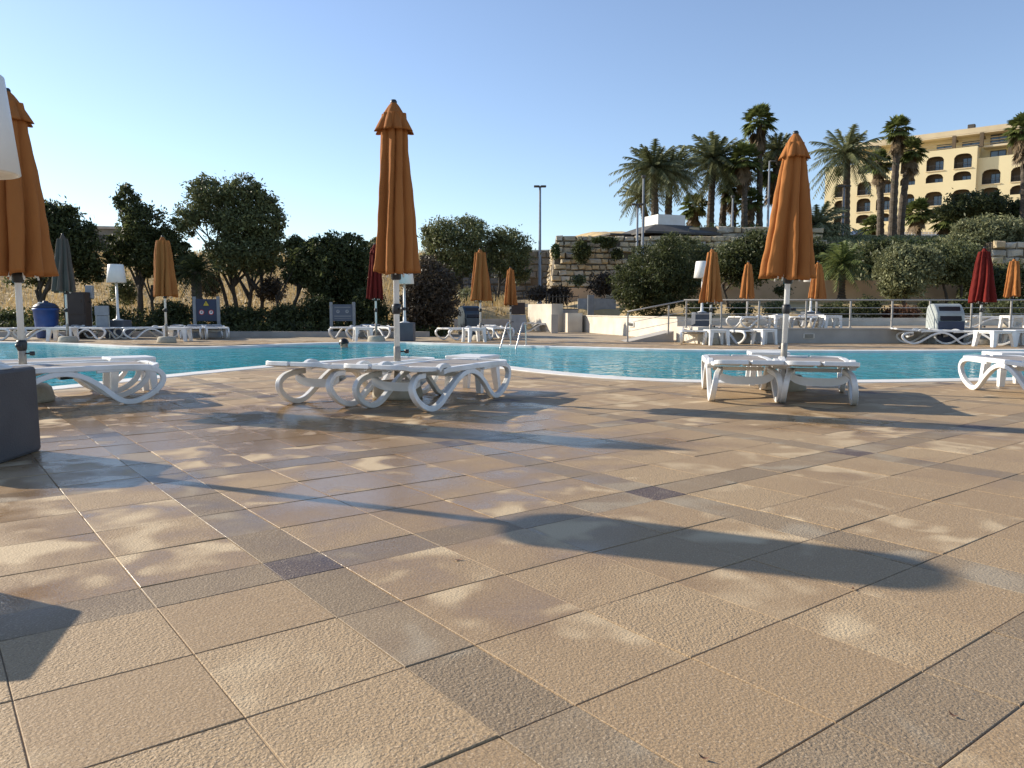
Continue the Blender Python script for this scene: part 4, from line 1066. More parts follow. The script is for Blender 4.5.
def plant(name, label, cat, D, lobes_px, m, n, size, trunk=None, z0=None, clump=.2, nclump=70, hollow=.45, group=None, depth=1.0, aspect=.45, tr_r=.09, limbs=5):
    """lobes_px: (px, py, rx, ry) ellipses read off the photograph, set at depth D with their real size"""
    _seed[0] += 1; rs = np.random.RandomState(_seed[0]); r_ = random.Random(_seed[0])
    lob = []
    for i, (px, py, rx, ry) in enumerate(lobes_px):
        k = D / FPX; c = W(px, py, D); rX = rx * k; rZ = ry * k
        dy = 0 if i == 0 else r_.uniform(-.5, .5) * rX
        lob.append([(c.x, c.y + dy, c.z), (rX, (rX + rZ) / 2 * depth, rZ)])
    bx = lob[0][0][0] if trunk is None else GX(trunk[0], D)
    zb = hgt(bx, D) if z0 is None else z0
    root = thing(name, label, cat, (bx, D, zb), 0, group)
    off = np.array((bx, D, zb))
    pts = crown_points([(np.array(c) - off, r) for c, r in lob], n, rs, clump, nclump, hollow)
    pts = pts[pts[:, 2] > 0.02]
    quads('crown', leaf_quads(pts, size, rs, aspect), m, root)
    if trunk is not None:
        mb = MB()
        for (tx, ty0, lx, rad) in trunk[1]:
            # a trunk from the ground at tx to the crown point lx, ty0
            a = Vector((GX(tx, D) - bx, 0, -.05)); b = W(lx, ty0, D) - Vector((bx, D, zb))
            mid = (a + b) * .5 + Vector((r_.uniform(-.12, .12), r_.uniform(-.1, .1), 0)) * max(1, (b - a).length * .4)
            P3 = catmull([a, mid, b], 5); mb.tube(P3, [lerp(rad, rad * .55, i / (len(P3) - 1)) for i in range(len(P3))], 8)
            for q in range(limbs):
                c, r3 = lob[r_.randrange(len(lob))]
                e = Vector(c) - Vector((bx, D, zb)) + Vector((r_.uniform(-.7, .7) * r3[0], r_.uniform(-.6, .6) * r3[1], r_.uniform(-.5, .75) * r3[2]))
                s0 = P3[int(len(P3) * r_.uniform(.55, .98))]
                P4 = catmull([s0, (s0 + e) * .5 + Vector((r_.uniform(-.2, .2), r_.uniform(-.2, .2), r_.uniform(-.05, .25))), e], 4)
                mb.tube(P4, [lerp(rad * .5, rad * .08, i / (len(P4) - 1)) for i in range(len(P4))], 6)
        obj('trunk', mb, 'bark', root)
    return root
TG = 'trees behind the left poolside'
plant('olive_tree', 'dark bushy tree behind the grey umbrella at far left', 'tree', 29, [(58, 245, 36, 38), (42, 222, 26, 22), (84, 240, 18, 22), (22, 258, 26, 30), (84, 268, 18, 18), (60, 215, 18, 14), (34, 205, 14, 10)], 'dark', 26000, .15, (42, [(40, 290, 46, .13), (45, 290, 36, .09)]), clump=.22, nclump=110, group=TG)
plant('olive_tree', 'tall narrow tree with an uneven tip above the far lamp', 'tree', 30, [(140, 232, 19, 34), (130, 206, 12, 20), (148, 255, 22, 24), (118, 256, 14, 20), (163, 240, 14, 22), (174, 258, 18, 22), (186, 270, 14, 16)], 'dark', 25000, .15, (140, [(140, 285, 140, .15), (157, 285, 152, .08)]), clump=.2, nclump=110, group=TG)
plant('olive_tree', 'tallest spreading tree over the navy sign, sky showing through its middle', 'tree', 31, [(238, 226, 22, 24), (204, 199, 22, 27), (240, 191, 19, 17), (262, 222, 22, 28), (269, 246, 18, 24), (240, 254, 28, 20), (188, 220, 13, 20), (218, 222, 14, 14), (256, 202, 16, 16), (226, 262, 16, 14), (258, 262, 16, 14)], 'olive', 40000, .14, (240, [(238, 285, 232, .12), (246, 285, 252, .11), (258, 290, 262, .10), (232, 245, 205, .09)]), clump=.24, nclump=170, hollow=.25, group=TG, limbs=9)
plant('olive_tree', 'small ragged tree with forked bare stems between two larger trees', 'tree', 29, [(302, 262, 17, 22), (296, 248, 12, 14), (312, 275, 12, 16), (290, 272, 12, 14)], 'dark', 9000, .14, (292, [(290, 290, 300, .09), (286, 295, 276, .05)]), clump=.24, nclump=60, group=TG)
plant('olive_tree', 'dense dark tree behind the slate grey sign', 'tree', 29, [(335, 270, 32, 34), (350, 252, 20, 18), (322, 250, 16, 16), (352, 290, 24, 26), (366, 262, 10, 14), (334, 240, 12, 10), (318, 285, 14, 20)], 'dark', 26000, .14, (340, [(340, 300, 338, .14)]), clump=.2, nclump=120, group=TG)
plant('palm_shrub_tree', 'grey twiggy tree top behind the red umbrella', 'tree', 36, [(378, 255, 11, 14), (374, 245, 7, 8)], 'greyg', 2200, .15, (378, [(378, 290, 378, .07)]), clump=.3, nclump=30, hollow=.2)
plant('olive_tree', 'round topped olive tree behind the umbrella by the ladder', 'tree', 40, [(455, 245, 34, 28), (440, 232, 18, 16), (470, 228, 20, 14), (480, 255, 18, 24), (450, 270, 24, 18), (430, 240, 10, 14)], 'olive', 22000, .15, (470, [(465, 278, 462, .11), (492, 275, 488, .09), (448, 280, 450, .08)]), clump=.2, nclump=130)
plant('olive_tree', 'smaller olive tree on the right of the round topped one', 'tree', 41, [(508, 252, 23, 25), (498, 242, 14, 14), (518, 268, 14, 16)], 'olive', 12000, .15, (497, [(494, 278, 500, .09)]), clump=.2, nclump=80)
plant('round_shrub', 'large rounded brown shrub between the lamp block and slate bin', 'shrub', 27, [(431, 292, 25, 36), (420, 300, 18, 30), (443, 305, 16, 26)], 'dry', 15000, .12, z0=.0, clump=.2, nclump=120, hollow=.6)
# shrubs that edge the far left bed
for i, (px, py, rx, ry, m, lb) in enumerate([(8, 321, 20, 10, 'dark', 'dark shrub at the left edge below the tan slope'), (105, 316, 22, 13, 'dark', 'dark shrub behind the notice stand and far lamp block'), (172, 314, 20, 14, 'dark', 'dark shrub behind the far left orange umbrella pole'), (238, 317, 26, 12, 'dark', 'dark shrub right of the navy sign'), (290, 317, 24, 12, 'dark', 'dark shrub under the forked bare stems'), (318, 311, 18, 18, 'dark', 'dark shrub just left of the slate grey sign'), (368, 308, 20, 22, 'dark', 'dark shrub behind the red umbrella pole'), (210, 285, 10, 14, 'dry', 'dry twiggy bush against the tan slope'), (272, 290, 16, 14, 'dry', 'brown thin bush seen through the trees'), (125, 292, 14, 14, 'olive', 'pale bush behind the far lamp pole')]):
    plant('shrub', lb, 'shrub', 27.6 if m == 'dark' else 31, [(px, py, rx, ry)], m, int(rx * ry * 11), .12, clump=.25, nclump=60, hollow=.2, group='shrubs in the left bed')
# right side shrubs and trees
RG = 'bushes on the right slope'
plant('oleander', 'big dark green oleander mass left of the terrace lamp', 'shrub', 31, [(655, 275, 36, 34), (632, 285, 22, 28), (672, 258, 22, 26), (685, 282, 22, 28), (648, 300, 30, 20)], 'dark', 26000, .15, z0=.2, clump=.17, nclump=200, hollow=.4, group=RG, aspect=.3)
plant('oleander', 'grey green willowy bush above the oleander mass', 'shrub', 36, [(686, 260, 28, 24), (708, 268, 22, 18), (668, 250, 16, 12)], 'olive', 14000, .17, z0=1.5, clump=.2, nclump=110, group=RG, aspect=.25)
plant('carob_tree', 'dark spreading tree with leaning trunks behind the small terrace umbrella', 'tree', 33, [(748, 262, 34, 24), (728, 262, 18, 20), (770, 258, 22, 22), (755, 245, 22, 14)], 'dark', 18000, .15, (735, [(737, 285, 750, .12), (728, 285, 722, .08)]), z0=.9, clump=.18, nclump=150, group=RG)
plant('slope_shrub', 'feathery grey green bush on the slope under the white lamp posts', 'shrub', 42, [(742, 254, 34, 13), (768, 250, 22, 13), (720, 258, 18, 9)], 'greyg', 11000, .20, z0=2.6, clump=.2, nclump=100, group=RG, aspect=.25)
plant('slope_shrub', 'bright green hedge along the crest below the tall palms', 'shrub', 54, [(722, 234, 36, 5), (755, 236, 26, 5), (778, 238, 16, 7)], 'green', 7000, .26, z0=5, clump=.3, nclump=90, group=RG)
plant('olive_tree', 'grey green olive tree above the grey planter left of the bin', 'tree', 33, [(908, 272, 30, 26), (898, 260, 20, 18), (922, 262, 18, 18), (902, 286, 20, 16)], 'greyg', 17000, .15, (905, [(903, 292, 905, .10)]), z0=1.0, clump=.17, nclump=150, group=RG)
plant('olive_tree', 'olive tree with two curved dark trunks behind the bin', 'tree', 34, [(945, 266, 28, 20), (960, 258, 22, 18), (930, 258, 16, 14), (968, 272, 16, 14)], 'olive', 16000, .15, (948, [(946, 280, 942, .08), (960, 280, 962, .08)]), z0=1.0, clump=.17, nclump=140, group=RG)
plant('slope_shrub', 'large sunlit grey green bush on the slope in front of the hotel', 'shrub', 44, [(985, 238, 34, 22), (960, 248, 24, 16), (1005, 232, 26, 18), (972, 228, 22, 10), (1012, 248, 20, 20)], 'greyg', 22000, .20, z0=3.0, clump=.17, nclump=180, group=RG, aspect=.35)
plant('slope_shrub', 'dark tree crown against the hotel wall at upper right', 'tree', 62, [(975, 205, 28, 13), (1003, 212, 26, 16), (950, 212, 18, 10), (1022, 215, 14, 16)], 'dark', 13000, .28, (980, [(980, 225, 980, .2)]), z0=6.5, clump=.2, nclump=110, group=RG)
plant('slope_shrub', 'dark shrub in shade behind the red umbrella', 'shrub', 34.5, [(990, 285, 26, 20), (1015, 282, 20, 22), (975, 292, 16, 14)], 'dark', 11000, .15, z0=1.0, clump=.2, nclump=90, group=RG)
plant('slope_shrub', 'dark bush mass left of the spiky palm shrub', 'shrub', 40, [(828, 262, 18, 16), (812, 252, 16, 18), (800, 268, 16, 18)], 'dark', 8000, .18, z0=2.2, clump=.2, nclump=70, group=RG)
plant('slope_shrub', 'dark bush mass between the spiky palm shrub and olive tree', 'shrub', 41, [(876, 258, 20, 16), (890, 250, 16, 12), (868, 275, 16, 16)], 'dark', 9000, .18, z0=2.2, clump=.2, nclump=70, group=RG)
plant('slope_shrub', 'pale bush on the crest behind the big right umbrella', 'shrub', 55, [(824, 236, 14, 11), (812, 241, 12, 9), (834, 242, 11, 7)], 'greyg', 5000, .22, z0=5, clump=.25, nclump=50, group=RG)
plant('slope_shrub', 'green hedge below the parked car', 'shrub', 52, [(866, 246, 22, 6), (895, 247, 24, 6), (928, 247, 22, 6)], 'green', 7000, .22, z0=5, clump=.3, nclump=70, group=RG)
plant('planter_shrub', 'rusty brown low shrub in the planter left of the bin', 'shrub', 29, [(903, 313, 18, 7), (890, 315, 10, 5)], 'rust', 4000, .10, z0=.5, clump=.3, nclump=40, hollow=.2)
for i, (px, py, rx, ry, m, lb) in enumerate([(740, 310, 14, 8, 'green', 'low green planter shrub under the leaning trunks'), (775, 309, 14, 9, 'olive', 'low planter shrub behind the terrace table'), (835, 312, 22, 9, 'dark', 'low dark planter shrub right of the big umbrella'), (868, 308, 16, 12, 'dark', 'dark planter shrub below the spiky palm shrub'), (700, 309, 18, 9, 'dark', 'low dark planter shrub behind the terrace corner lamp'), (930, 308, 12, 10, 'dark', 'dark planter shrub behind the navy bin'), (965, 308, 16, 10, 'dark', 'low planter shrub left of the red umbrella'), (1008, 309, 20, 9, 'olive', 'low planter shrub at the right edge'), (783, 291, 9, 7, 'dark', 'small dark bush against the tan retaining wall')]):
    plant('planter_shrub', lb, 'shrub', 29.3 if py > 300 else 34.5, [(px, py, rx, ry)], m, int(rx * ry * 12), .11, z0=.5, clump=.28, nclump=40, hollow=.2, group='shrubs in the terrace planter')
for i, (px, py, rx, ry, m, lb) in enumerate([(582, 252, 9, 12, 'dark', 'ivy clump hanging on the rubble wall near its left corner'), (609, 243, 9, 6, 'dark', 'ivy clump over the top of the rubble wall'), (617, 254, 6, 6, 'dark', 'small ivy clump below the rubble wall top'), (556, 251, 4, 9, 'green', 'thin green plant on the left corner of the rubble wall'), (653, 252, 6, 8, 'green', 'ivy clump on the rubble wall near the lamp poles'), (600, 240, 10, 3, 'green', 'low green growth along the rubble wall top')]):
    plant('wall_plant', lb, 'plant', 46.6, [(px, py, rx, ry)], m, int(rx * ry * 26), .16, z0=1.5, clump=.3, nclump=30, hollow=.2, depth=.5)
for i, (px, py, rx, ry, m, lb) in enumerate([(604, 285, 16, 12, 'dry', 'dry olive brown bush in front of the rubble wall'), (540, 294, 14, 8, 'dry', 'dry bush behind the iron fence'), (560, 296, 14, 10, 'dry', 'brown reeds behind the dark iron fence'), (578, 280, 8, 6, 'olive', 'small bush at the foot of the rubble wall'), (470, 296, 14, 8, 'greyg', 'pale bush behind the thin iron fence')]):
    plant('dry_shrub', lb, 'shrub', 39 if px > 590 else 37.8, [(px, py, rx, ry)], m, int(rx * ry * 11), .15, clump=.3, nclump=40, hollow=.2)

# ground cover under the left trees, dry grass on the slope
rs = np.random.RandomState(77)
n = 16000
gx = rs.uniform(-21, -2.2, n); gy = rs.uniform(26.3, 29.3, n)
gz = np.array([hgt(a, b) for a, b in zip(gx, gy)]) + rs.rand(n) ** 1.5 * (.28 + .45 * np.clip((gy - 26.4) / 2, 0, 1))
o = quads('ground_cover', leaf_quads(np.column_stack([gx, gy, gz]), .16, rs, .4, .6), 'dark'); tag(o, kind='stuff')
n = 26000
gx = rs.uniform(-38, 0, n); gy = 30 + rs.rand(n) * 24
gz = np.array([hgt(a, b) for a, b in zip(gx, gy)]) + .05
C0 = np.column_stack([gx, gy, gz]); hh = .18 + .35 * rs.rand(n); lean = rs.randn(n, 2) * .12; w_ = .012 + .02 * rs.rand(n)
ang = rs.rand(n) * PI
wx, wy = np.cos(ang) * w_, np.sin(ang) * w_
tip = C0 + np.column_stack([lean[:, 0], lean[:, 1], hh])
Q = np.stack([C0 + np.column_stack([wx, wy, 0 * wx]), C0 - np.column_stack([wx, wy, 0 * wx]), tip - np.column_stack([wx * .3, wy * .3, 0 * wx]), tip + np.column_stack([wx * .3, wy * .3, 0 * wx])], 1)
o = quads('dry_grass', Q, 'straw'); tag(o, kind='stuff')

n = 42000
gy = 37.2 + rs.rand(n) ** .9 * 36; gx = (rs.uniform(683, 1110, n) - 512) / FPX * gy
gz = np.array([hgt(a, b) for a, b in zip(gx, gy)])
lump = np.sin(gx * 1.7 + 1.3 * np.sin(gy * .9)) * np.sin(gy * 1.3 + np.sin(gx * .8) * 1.5)
hgtv = np.clip(.45 + .6 * lump, .12, 1.1) * np.clip((56 - gy) / 12, .25, 1)
o = quads('slope_cover', leaf_quads(np.column_stack([gx, gy, gz + rs.rand(n) ** .7 * hgtv]), .30, rs, .4, .8), 'greyg'); tag(o, kind='stuff')
# palms
def frond_quads(o, az, el, L, droop, nl, ll, rs, w=.05):
    """date palm frond: rachis with leaflets on both sides"""
    d = np.array([math.cos(az), math.sin(az), 0.0]); out = []
    t = np.linspace(0, 1, nl + 1)
    pts = o + L * np.outer(t * math.cos(el), d) + np.outer(L * (t * math.sin(el) - droop * t ** 2), [0, 0, 1])
    side = np.array([-math.sin(az), math.cos(az), 0])
    for i in range(nl):
        a, b = pts[i], pts[i + 1]; tg = (b - a) / (np.linalg.norm(b - a) + 1e-9)
        r0 = .03 * L * (1 - t[i]) * .5 + .01
        out.append([a + side * r0, a - side * r0, b - side * r0 * .8, b + side * r0 * .8])
        if i < 1: continue
        ls = ll * math.sin(PI * (.12 + .83 * t[i])) ** .7
        upn = np.cross(side, tg)
        for s in (-1, 1):
            dv = side * s * .72 + tg * .62 + upn * (.30 + .15 * rs.randn()) * -1 * (-1) + np.array([0, 0, -.18 - .1 * rs.rand()])
            dv /= np.linalg.norm(dv); e = a + dv * ls; n2 = tg * w
            out.append([a - n2, a + n2, e + n2 * .15, e - n2 * .15])
    return out
def trunk_mb(h, r0, r1, lean, rings=26, seed=0):
    r_ = random.Random(seed); mb = MB(); pts = []; rad = []
    for i in range(rings + 1):
        t = i / rings; pts.append((lean * t * t, 0.02 * math.sin(5 * t), h * t)); rad.append(lerp(r0, r1, t) * (1.09 if i % 2 else .94) * (1.0 + .25 * math.exp(-t * 9)))
    mb.tube(pts, rad, 12, smooth=False); return mb
def date_palm(px, pyc, pyb, R_px, D, label, lean_px=0, seed=0, dens=1.0, group='date palms on the plateau', tw=1.0):
    rs = np.random.RandomState(500 + seed); k = D / FPX; b = W(px, pyb, D); c = W(px + lean_px, pyc, D)
    root = thing('date_palm', label, 'palm tree', (b.x, D, b.z), 0, group); h = c.z - b.z; lean = c.x - b.x; Rr = R_px * k
    obj('trunk', trunk_mb(h, .30 * tw, .22 * tw, lean, seed=seed), 'palmbark', root)
    O = np.array([lean, 0, h]); out = []; nf = int(66 * dens)
    for i in range(nf):
        f = (i + .5) / nf; el = lerp(R(74), R(-34), f ** .85) + rs.randn() * .09; az = i * 2.399 + rs.randn() * .2
        L = Rr * 1.12 * (.85 + .3 * rs.rand()) * (.9 if f < .15 else 1)
        out += frond_quads(O + np.array([math.cos(az), math.sin(az), 0]) * .1, az, el, L, .26 + .26 * f, 24, L * .21, rs, max(.020 * L, .5 * k))
    quads('fronds', np.array(out), 'palmleaf', root)
    C = []
    for i in range(46):
        az = rs.rand() * 6.28; z = h - rs.rand() * .9 - .05; r0 = .25; l = .5 + rs.rand() * .5
        a = np.array([lean + math.cos(az) * .16, math.sin(az) * .16, z]); e = a + np.array([math.cos(az) * r0, math.sin(az) * r0, l * .6]); s = np.array([-math.sin(az), math.cos(az), 0]) * .05
        C.append([a - s, a + s, e + s * .6, e - s * .6])
    quads('frond_stubs', np.array(C), 'skirt', root)
    return root
def fan_palm(px, pyc, pyb, R_px, D, label, lean_px=0, seed=0, skirt=1.0, group='fan palms by the hotel', tr=.22, nl=44):
    rs = np.random.RandomState(900 + seed); k = D / FPX; b = W(px, pyb, D); c = W(px + lean_px, pyc, D)
    root = thing('fan_palm', label, 'palm tree', (b.x, D, b.z), 0, group); h = c.z - b.z; lean = c.x - b.x; Rr = R_px * k
    obj('trunk', trunk_mb(h, tr * 1.15, tr * .85, lean, seed=seed), 'palmbark', root)
    O = np.array([lean, 0, h]); out = []; dead = []
    def fan(az, el, L, lst, droop):
        d = np.array([math.cos(az) * math.cos(el), math.sin(az) * math.cos(el), math.sin(el)]); s = np.array([-math.sin(az), math.cos(az), 0]); u = np.cross(s, d) * -1
        p0 = O + d * .1; p1 = O + d * L * .48 + np.array([0, 0, -droop * L * .15])
        lst.append([p0 - s * .03, p0 + s * .03, p1 + s * .02, p1 - s * .02])
        nb = 15
        for q in range(nb):
            a = lerp(-1.75, 1.75, q / (nb - 1)); v = d * math.cos(a) + s * math.sin(a); l2 = L * .56 * (.75 + .25 * math.cos(a)) * (.9 + .2 * rs.rand())
            e = p1 + v * l2 + np.array([0, 0, -droop * l2 * (.5 + .3 * rs.rand())]); m_ = (p1 + e) / 2 + np.array([0, 0, .10 * l2]); pw = np.cross(v, u); pw = (s * math.cos(a) - d * math.sin(a)) * l2 * .13
            lst.append([p1, m_ - pw, e, m_ + pw])
    for i in range(nl):
        f = (i + .5) / nl; el = lerp(R(80), R(-38), f) + rs.randn() * .12
        fan(i * 2.399 + rs.randn() * .25, el, Rr * (.9 + .25 * rs.rand()), out, .25 + .5 * f)
    quads('fronds', np.array(out), 'fanleaf', root)
    if skirt > 0:
        for i in range(int(26 * skirt)):
            el = R(rs.uniform(-82, -45)); O2 = O.copy(); O = O - np.array([0, 0, rs.rand() * Rr * .9 * skirt]); fan(rs.rand() * 6.28, el, Rr * (.7 + .3 * rs.rand()), dead, .6); O = O2
        quads('dead_skirt', np.array(dead), 'skirt', root)
    return root
date_palm(655, 168, 232, 34, 58, 'leftmost of the big date palms over the pavilion', -2, 1, 1.2)
date_palm(668, 172, 232, 32, 60, 'second big date palm rising close behind the pavilion', 2, 2, 1.0)
date_palm(646, 196, 234, 20, 61, 'low date palm leaning out left behind the pavilion', -6, 3, .8)
date_palm(710, 160, 236, 35, 62, 'date palm with a clear arching crown right of the pavilion', 4, 4, 1.1)
date_palm(722, 172, 236, 28, 64, 'date palm tucked behind the arching one', 6, 5, .8)
date_palm(845, 153, 238, 35, 66, 'date palm with wide fronds in front of the hotel left end', 2, 6, .72, tw=1.15)
date_palm(800, 225, 250, 34, 56, 'low date palm mostly behind the big right umbrella', 16, 7, .8)
date_palm(776, 150, 236, 24, 63, 'date palm crown just left of the big right umbrella top', 2, 22, .9)
fan_palm(759, 120, 238, 17, 62, 'tallest fan palm on the plateau with shaggy dead skirt', 0, 1, 1.2)
fan_palm(744, 158, 238, 18, 60, 'fan palm on the left of the tallest fan palm', 0, 2, 1.0)
fan_palm(733, 188, 238, 15, 63, 'short fan palm deep among the palm trunks', 0, 3, 1.0)
fan_palm(776, 168, 238, 20, 64, 'fan palm on the right of the tallest fan palm', -1, 4, 1.0)
fan_palm(750, 200, 238, 14, 61, 'squat fan palm with brown skirt among the tall trunks', 0, 15, 1.3)
fan_palm(694, 205, 228, 15, 66, 'small lone fan palm between the pavilion and arching palm', 0, 5, 1.0)
fan_palm(880, 162, 240, 14, 72, 'fan palm on the left of the tall pair before the hotel', -1, 6, 1.0, tr=.27)
fan_palm(892, 128, 240, 15, 70, 'tallest fan palm in front of the hotel facade', 6, 7, 1.0, tr=.30)
fan_palm(900, 150, 240, 15, 71, 'leaning fan palm crossing the tall one before the hotel', 11, 8, 1.0, tr=.28)
fan_palm(918, 212, 238, 16, 76, 'short green fan palm against the hotel arches', 0, 9, .5)
fan_palm(947, 218, 240, 16, 70, 'bushy low fan palm near the white railing', 0, 10, .5)
fan_palm(1023, 128, 240, 17, 60, 'fan palm cut by the right edge in front of the hotel', 0, 11, 1.2, tr=.26)
fan_palm(872, 226, 240, 12, 74, 'flat topped small palm over the parked car', 0, 12, .2)
# spiky palm shrub and the small palm at the left bed
def spiky(px, py, pyb, R_px, D, label, seed, m='fanleaf'):
    rs = np.random.RandomState(seed); k = D / FPX; c = W(px, py, D); b = W(px, pyb, D)
    root = thing('palm_shrub', label, 'palm shrub', (c.x, D, b.z)); out = []; Rr = R_px * k; h = c.z - b.z
    obj('trunk', trunk_mb(h, .2, .17, 0, seed=seed), 'palmbark', root)
    for i in range(46):
        f = (i + .5) / 46; el = lerp(R(80), R(-35), f); az = i * 2.4; L = Rr * (.85 + .3 * rs.rand())
        out += frond_quads(np.array([0, 0, h]), az, el, L, .2 + .3 * f, 16, L * .28, rs, .025 * L)
    quads('fronds', np.array(out), m, root)
spiky(842, 264, 300, 30, 36, 'spiky grey green palm shrub behind the railing', 41)
spiky(835, 272, 302, 18, 37, 'lower spiky palm shrub leaning left behind the railing', 42, 'palmleaf')
spiky(196, 272, 318, 26, 28.5, 'dark low palm drooping beside the far left orange umbrella', 43, 'dark')

# ------------------------------------------------------------------ lamp posts
def lamp_post(px, pyt, D, label, head=2, zb=None):
    x = GX(px, D); zb = hgt(x, D) - .1 if zb is None else zb; t = W(px, pyt, D).z
    root = thing('lamp_post', label, 'lamp post', (x, D, zb), 0, 'tall lamp posts'); h = t - zb
    mb = MB(); mb.lathe([(.14, 0), (.14, .3), (.085, .35), (.055, h)], 12); obj('post', mb, 'greypost', root)
    k = D / 45
    for sx in ((-1, 1) if head == 2 else (1,)):
        mb = MB()
        if head == 0: mb.box((.0, 0, h + .02), (.22, .22, .16), bev=.03)
        else: mb.box((.19 * sx * k, 0, h - .02), (.32 * k, .26 * k, .10 * k), bev=.03); mb.tube([(0, 0, h - .1), (.1 * sx, 0, h - .03)], .03, 8)
        obj('lamp_head', mb, 'roof', root)
        if head == 0: break
lamp_post(539.5, 186, 41, 'tall grey lamp post with twin heads standing against open sky', 2)
lamp_post(635.5, 204, 45.5, 'lamp post with twin heads before the rubble wall', 2)
lamp_post(641, 177, 45.8, 'thin tall post without heads before the rubble wall', 0)
lamp_post(729, 197, 52, 'slim pale post rising among the palm trunks', 0)
lamp_post(764, 161, 53, 'tall pale lamp post left of the big right umbrella', 1)
lamp_post(838, 186, 62, 'lamp post with flat head in front of the hotel left end', 2)

# ------------------------------------------------------------------ pavilion
def pavilion():
    D = 51; k = D / FPX; a = W(667, 238, D); z0 = W(662, 239, D).z - .5
    root = thing('pavilion', 'low pavilion with wide grey eaves and a white box on its roof', 'building', (a.x, D, z0), R(20))
    zt = W(662, 236, D).z - z0
    mb = MB(); mb.box((.3, 0.6, zt / 2), (3.6, 3.2, zt)); wl = obj('wall', mb, 'brownwall', root)
    mb = MB(); mb.box((-.9, -1.02, zt * .55), (.7, .06, zt * .7)); obj('window', mb, 'glass', wl)
    mb = MB(); mb.box((-.1, -1.03, zt * .5), (.5, .10, zt)); obj('pillar', mb, 'wallgrey', root)
    zr = W(662, 226, D).z - z0
    mb = MB(); e, i_ = (2.75, 2.4), (1.25, 1.05); V = []
    for (zz, (x, y)) in ((zt - .06, e), (zt + .06, e), (zr, i_)):
        V += [(-x, -y + .4, zz), (x, -y + .4, zz), (x, y + .4, zz), (-x, y + .4, zz)]
    F = [(0, 3, 2, 1), (8, 9, 10, 11)]
    for r in (0, 4):
        for q in range(4): F.append((r + q, r + (q + 1) % 4, r + 4 + (q + 1) % 4, r + 4 + q))
    mb.add(V, F); obj('roof', mb, 'roof', root)
    zc = W(662, 217.5, D).z - z0
    mb = MB(); mb.box((.05, .4, (zr + zc) / 2), (2.0, 1.7, zc - zr + .25)); obj('roof_box', mb, 'paint', root)
    # awning wing at the left
    mb = MB(); mb.box((-3.2, 1.0, zt - .02), (2.0, 2.4, .10)); obj('awning', mb, 'roof', root)
    mb = MB(); mb.lathe([(.05, 0), (.05, zt - .08)], 8, c=(-4.0, .2, 0)); obj('post', mb, 'steel', root)
pavilion()

